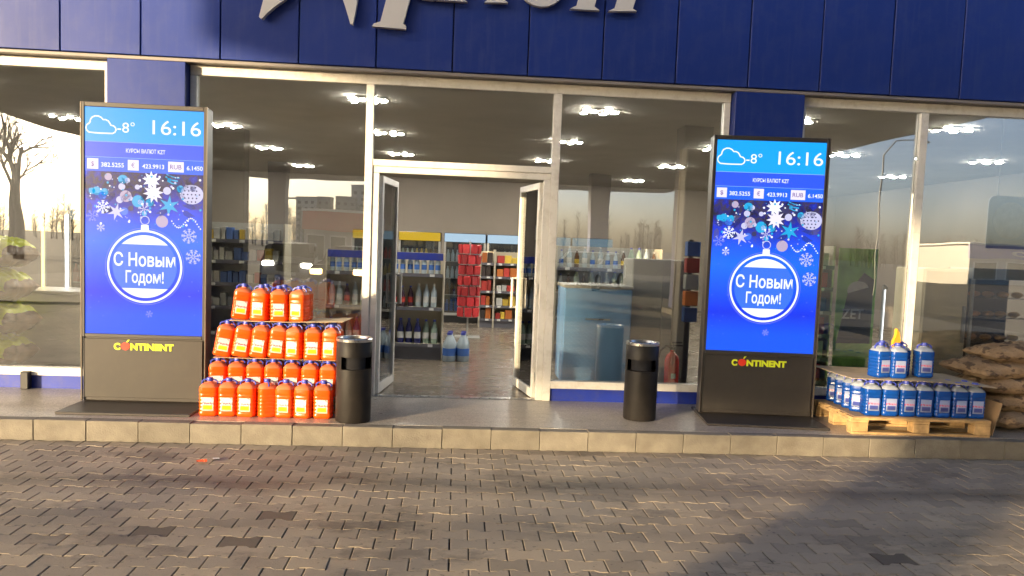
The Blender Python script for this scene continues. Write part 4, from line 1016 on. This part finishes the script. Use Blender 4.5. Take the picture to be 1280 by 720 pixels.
# ================================================================== ACROSS THE FORECOURT (seen in the window glass)
M_fac = [pm('tower_pale', (.34, .34, .33), .8), pm('tower_grey', (.16, .165, .17), .8), pm('tower_mid', (.26, .27, .27), .8)]
M_win = pm('dark_window', (.03, .035, .04), .2)
def tower(label, x, y, wd, h, m):
    t = thing('tower_block', label, 'tower', (x, y, -.06), 0, 'tower blocks far across the road')
    obj('wall', bx(-wd/2, wd/2, -6, 6, 0, h), M_fac[m], t)
    nfl = int(h/3); n_ = max(2, int(wd/3)); bm0 = mesh_from(bx(-.7, .7, -.05, .05, -.7, .7), 'window')
    for f in range(nfl):
        for i in range(n_): obj('window', bm0, M_win, t, (-wd/2+(i+.5)*wd/n_, 6.03, 1.8+3*f))
    obj('parapet', bx(-wd/2-.2, wd/2+.2, -6.2, 6.2, h+.001, h+.5), M_fac[2], t)
tower('pale tower block mirrored left in the pane beside the doors', -74, -395, 9, 22, 0); tower('dark grey tower block second from left in the mirrored skyline', -66, -400, 7.5, 22.5, 1); tower('grey tower block third in the mirrored skyline', -55, -400, 9, 23, 1); tower('tall pale tower block at the right of the mirrored skyline', -48, -405, 10, 29, 0)
def shopfront(label, x, y, wd, dp, h, wallm, bandm, n_, word=None):
    t = thing('roadside_shop', label, 'shop', (x, y, -.06)); 
    obj('wall', bx(-wd/2, wd/2, -dp, 0, 0, h), wallm, t); obj('fascia_band', bx(-wd/2-.1, wd/2+.1, .001, .2, h-1.0, h+.15), bandm, t); obj('roof_edge', bx(-wd/2-.15, wd/2+.15, -dp, .25, h+.151, h+.3), M_white, t)
    for i in range(n_):
        xx = -wd/2+(i+.5)*wd/n_; f = obj('window', bx(xx-wd/n_*.38, xx+wd/n_*.38, .001, .06, .4, h-1.25), M_white, t); obj('pane', bx(xx-wd/n_*.34, xx+wd/n_*.34, .061, .075, .5, h-1.33), M_win, f)
    if word:
        me = text_mesh(word, .75, .03, .02, 1, wd*.5); me.materials.append(P_lw) if not me.materials else None
        o = bpy.data.objects.new('fascia_lettering', me); C.objects.link(o); o.parent = t; o.location = (wd*.25, .24, h-.75); o.rotation_euler = (0, 0, PI)
shopfront('red and grey roadside shop mirrored in the pane left of the doors', -7.1, -41, 4.0, 6, 3.2, M_grey, pm('red_band', (.40, .05, .04), .5), 3)
shopfront('low blue and white roadside shop mirrored in the far right pane', 52, -60, 15, 8, 3.3, M_grey, M_blue2, 5, 'Авто')
def lamp_post(label, x, y, h):
    t = thing('street_lamp', label, 'street lamp', (x, y, -.06), 0, 'street lamps across the road')
    bm = BM(); tube(bm, [(0, 0, 0), (0, 0, h*.9), (.5, 0, h)], [.05, .035, .03], 8); obj('pole', bm, M_grey, t, smooth=50)
    bm = BM(); tube(bm, [(.5, 0, h), (1.6, 0, h+.15)], [.03, .02], 8); obj('arm', bm, M_grey, t, smooth=50); obj('lamp_head', bx(1.5, 2.2, -.14, .14, h+.08, h+.2, bev=.03), M_grey, t)
lamp_post('street lamp mirrored beside the red shop', -14, -52, 4.5); lamp_post('tall lamp pole mirrored in the right window', 20.2, -30, 7.4)
# cars
def make_car(label, loc, rz, paint, lit):
    t = thing('parked_car', label, 'car', loc, rz, 'cars standing across the forecourt')
    bm = BM(); side = [(-2.15, .35), (-2.2, .75), (-2.05, .98), (-1.0, 1.02), (-.45, 1.48), (1.15, 1.52), (1.75, 1.05), (2.1, .98), (2.15, .4), (1.75, .32), (-1.75, .32)]
    prism(bm, side, -.86, .86); bmesh.ops.bevel(bm, geom=list(bm.edges), offset=.06, segments=2, affect='EDGES'); obj('body', bm, paint, t, smooth=50)
    bm = BM(); prism(bm, [(-.98, 1.05), (-.50, 1.42), (-.50, 1.42), (1.12, 1.46), (1.62, 1.07)][:2]+[(1.10, 1.46), (1.60, 1.07)], -.875, .875); obj('side_window', bm, M_win, t)
    bm = BM(); vs = [bm.verts.new(p) for p in ((-1.02, -.70, 1.05), (-1.02, .70, 1.05), (-.50, .62, 1.46), (-.50, -.62, 1.46))]; bm.faces.new(vs); r_ = bmesh.ops.extrude_face_region(bm, geom=bm.faces[:]); bmesh.ops.translate(bm, vec=(-.035, 0, .02), verts=[v for v in r_['geom'] if isinstance(v, bmesh.types.BMVert)]); obj('windscreen', bm, M_win, t)
    for x in (-1.35, 1.35):
        for s in (-1, 1):
            bm = BM(); lathe(bm, [(.22, -.1), (.33, -.09), (.335, .09), (.22, .1)], 20); wv = obj('wheel', bm, M_dark, t, (x, s*.80, .34), (PI/2, 0, 0), smooth=40)
            bm = BM(); lathe(bm, [(.21, -.105), (.21, .105)], 16); obj('rim', bm, M_chrome, wv)
    for s in (-1, 1): obj('headlight', bx(-2.215, -2.12, s*.62-.18, s*.62+.18, .72, .88, bev=.03), lit, t)
    obj('grille', bx(-2.222, -2.15, -.38, .38, .55, .85, bev=.02), M_dark, t); obj('number_plate', bx(-2.245, -2.223, -.26, .26, .44, .54), M_tag, t)
E_hl = em('headlight_lit', (255, 246, 225), 14.0); E_hy = em('headlight_warm', (255, 205, 120), 6.0)
make_car('silver car with lit headlights mirrored above the orange jugs', (-5.9, -21.5, -.06), math.radians(-98), pm('car_silver', (.35, .35, .36), .3, metal=.6), E_hl)
make_car('dark car with warm low lights mirrored just left of the doors', (-2.9, -17.0, -.06), math.radians(-80), pm('car_dark', (.05, .05, .06), .3, metal=.3), E_hy)
make_car('white car mirrored in the pane right of the doors', (5.2, -24, -.06), math.radians(-60), pm('car_white', (.6, .6, .6), .3), M_chrome)
# bare winter trees
M_bark = pm('winter_bark', (.075, .058, .045), .9, var=.3, scale=4)
def bare_tree(bm, base, h, seed, depth=5, spread=.55, seg=5, minr=.008):
    rr = random.Random(seed)
    def grow(p, d, ln, r, k):
        q = p+d*ln; tube(bm, [p, p+d*ln*.5+Vector((rr.uniform(-1, 1), rr.uniform(-1, 1), 0))*ln*.05, q], [r, r*.85, max(minr*.7, r*.68)], seg if k > 1 else 3, caps=False)
        if k == 0: return
        for i in range(rr.choice((2, 3, 3)) if k > 1 else 4):
            a = Vector((rr.gauss(0, 1), rr.gauss(0, 1), rr.gauss(.25, .6))).normalized(); nd = (d*(1-spread*.6)+a*spread).normalized()
            grow(p+d*ln*rr.uniform(.6, 1.0), nd, ln*rr.uniform(.6, .82), max(minr, r*rr.uniform(.5, .68)), k-1)
    grow(Vector(base), Vector((0, 0, 1)), h*.28, h*.022, depth)
for k, (x, y, h, lab) in enumerate(((-25.0, -40, 10.0, 'bare winter tree mirrored large in the left window'), (-29.6, -48, 9.0, 'smaller bare winter tree behind the large one mirrored in the left window'))):
    t = thing('bare_tree', lab, 'tree', (x, y, -.06), 0, 'bare trees beyond the forecourt')
    bm = BM(); tube(bm, [(0, 0, 0), (.05, 0, h*.2), (0, .03, h*.3)], [h*.03, h*.024, h*.021], 8); obj('trunk', bm, M_bark, t, smooth=60)
    bm = BM(); bare_tree(bm, (0, 0, h*.26), h, 11+k, 5); obj('crown', bm, M_bark, t)
bm = BM(); rr = random.Random(5)
for i in range(420):
    x = rr.uniform(-230, 230); yv = -150-rr.uniform(0, 50)
    h = rr.uniform(5.5, 10.5); p = Vector((x, yv, -.06))
    tube(bm, [p, p+Vector((rr.uniform(-.4, .4), 0, h*.85))], [.13, .03], 3, caps=False)
    for k in range(34):
        z = rr.uniform(.12, .85)*h; a = rr.uniform(0, 2*PI); ln = (1-z/h*.6)*h*.30
        d = Vector((math.cos(a), math.sin(a), rr.uniform(.4, 1.8))).normalized(); q = p+Vector((0, 0, z))
        tube(bm, [q, q+d*ln*rr.uniform(.6, 1.1)], [.05, .018], 3, caps=False)
o = obj('far_wood', bm, M_bark); o['kind'] = 'stuff'; tag(o, 'grey line of bare woodland on the far side of the road', 'woodland')
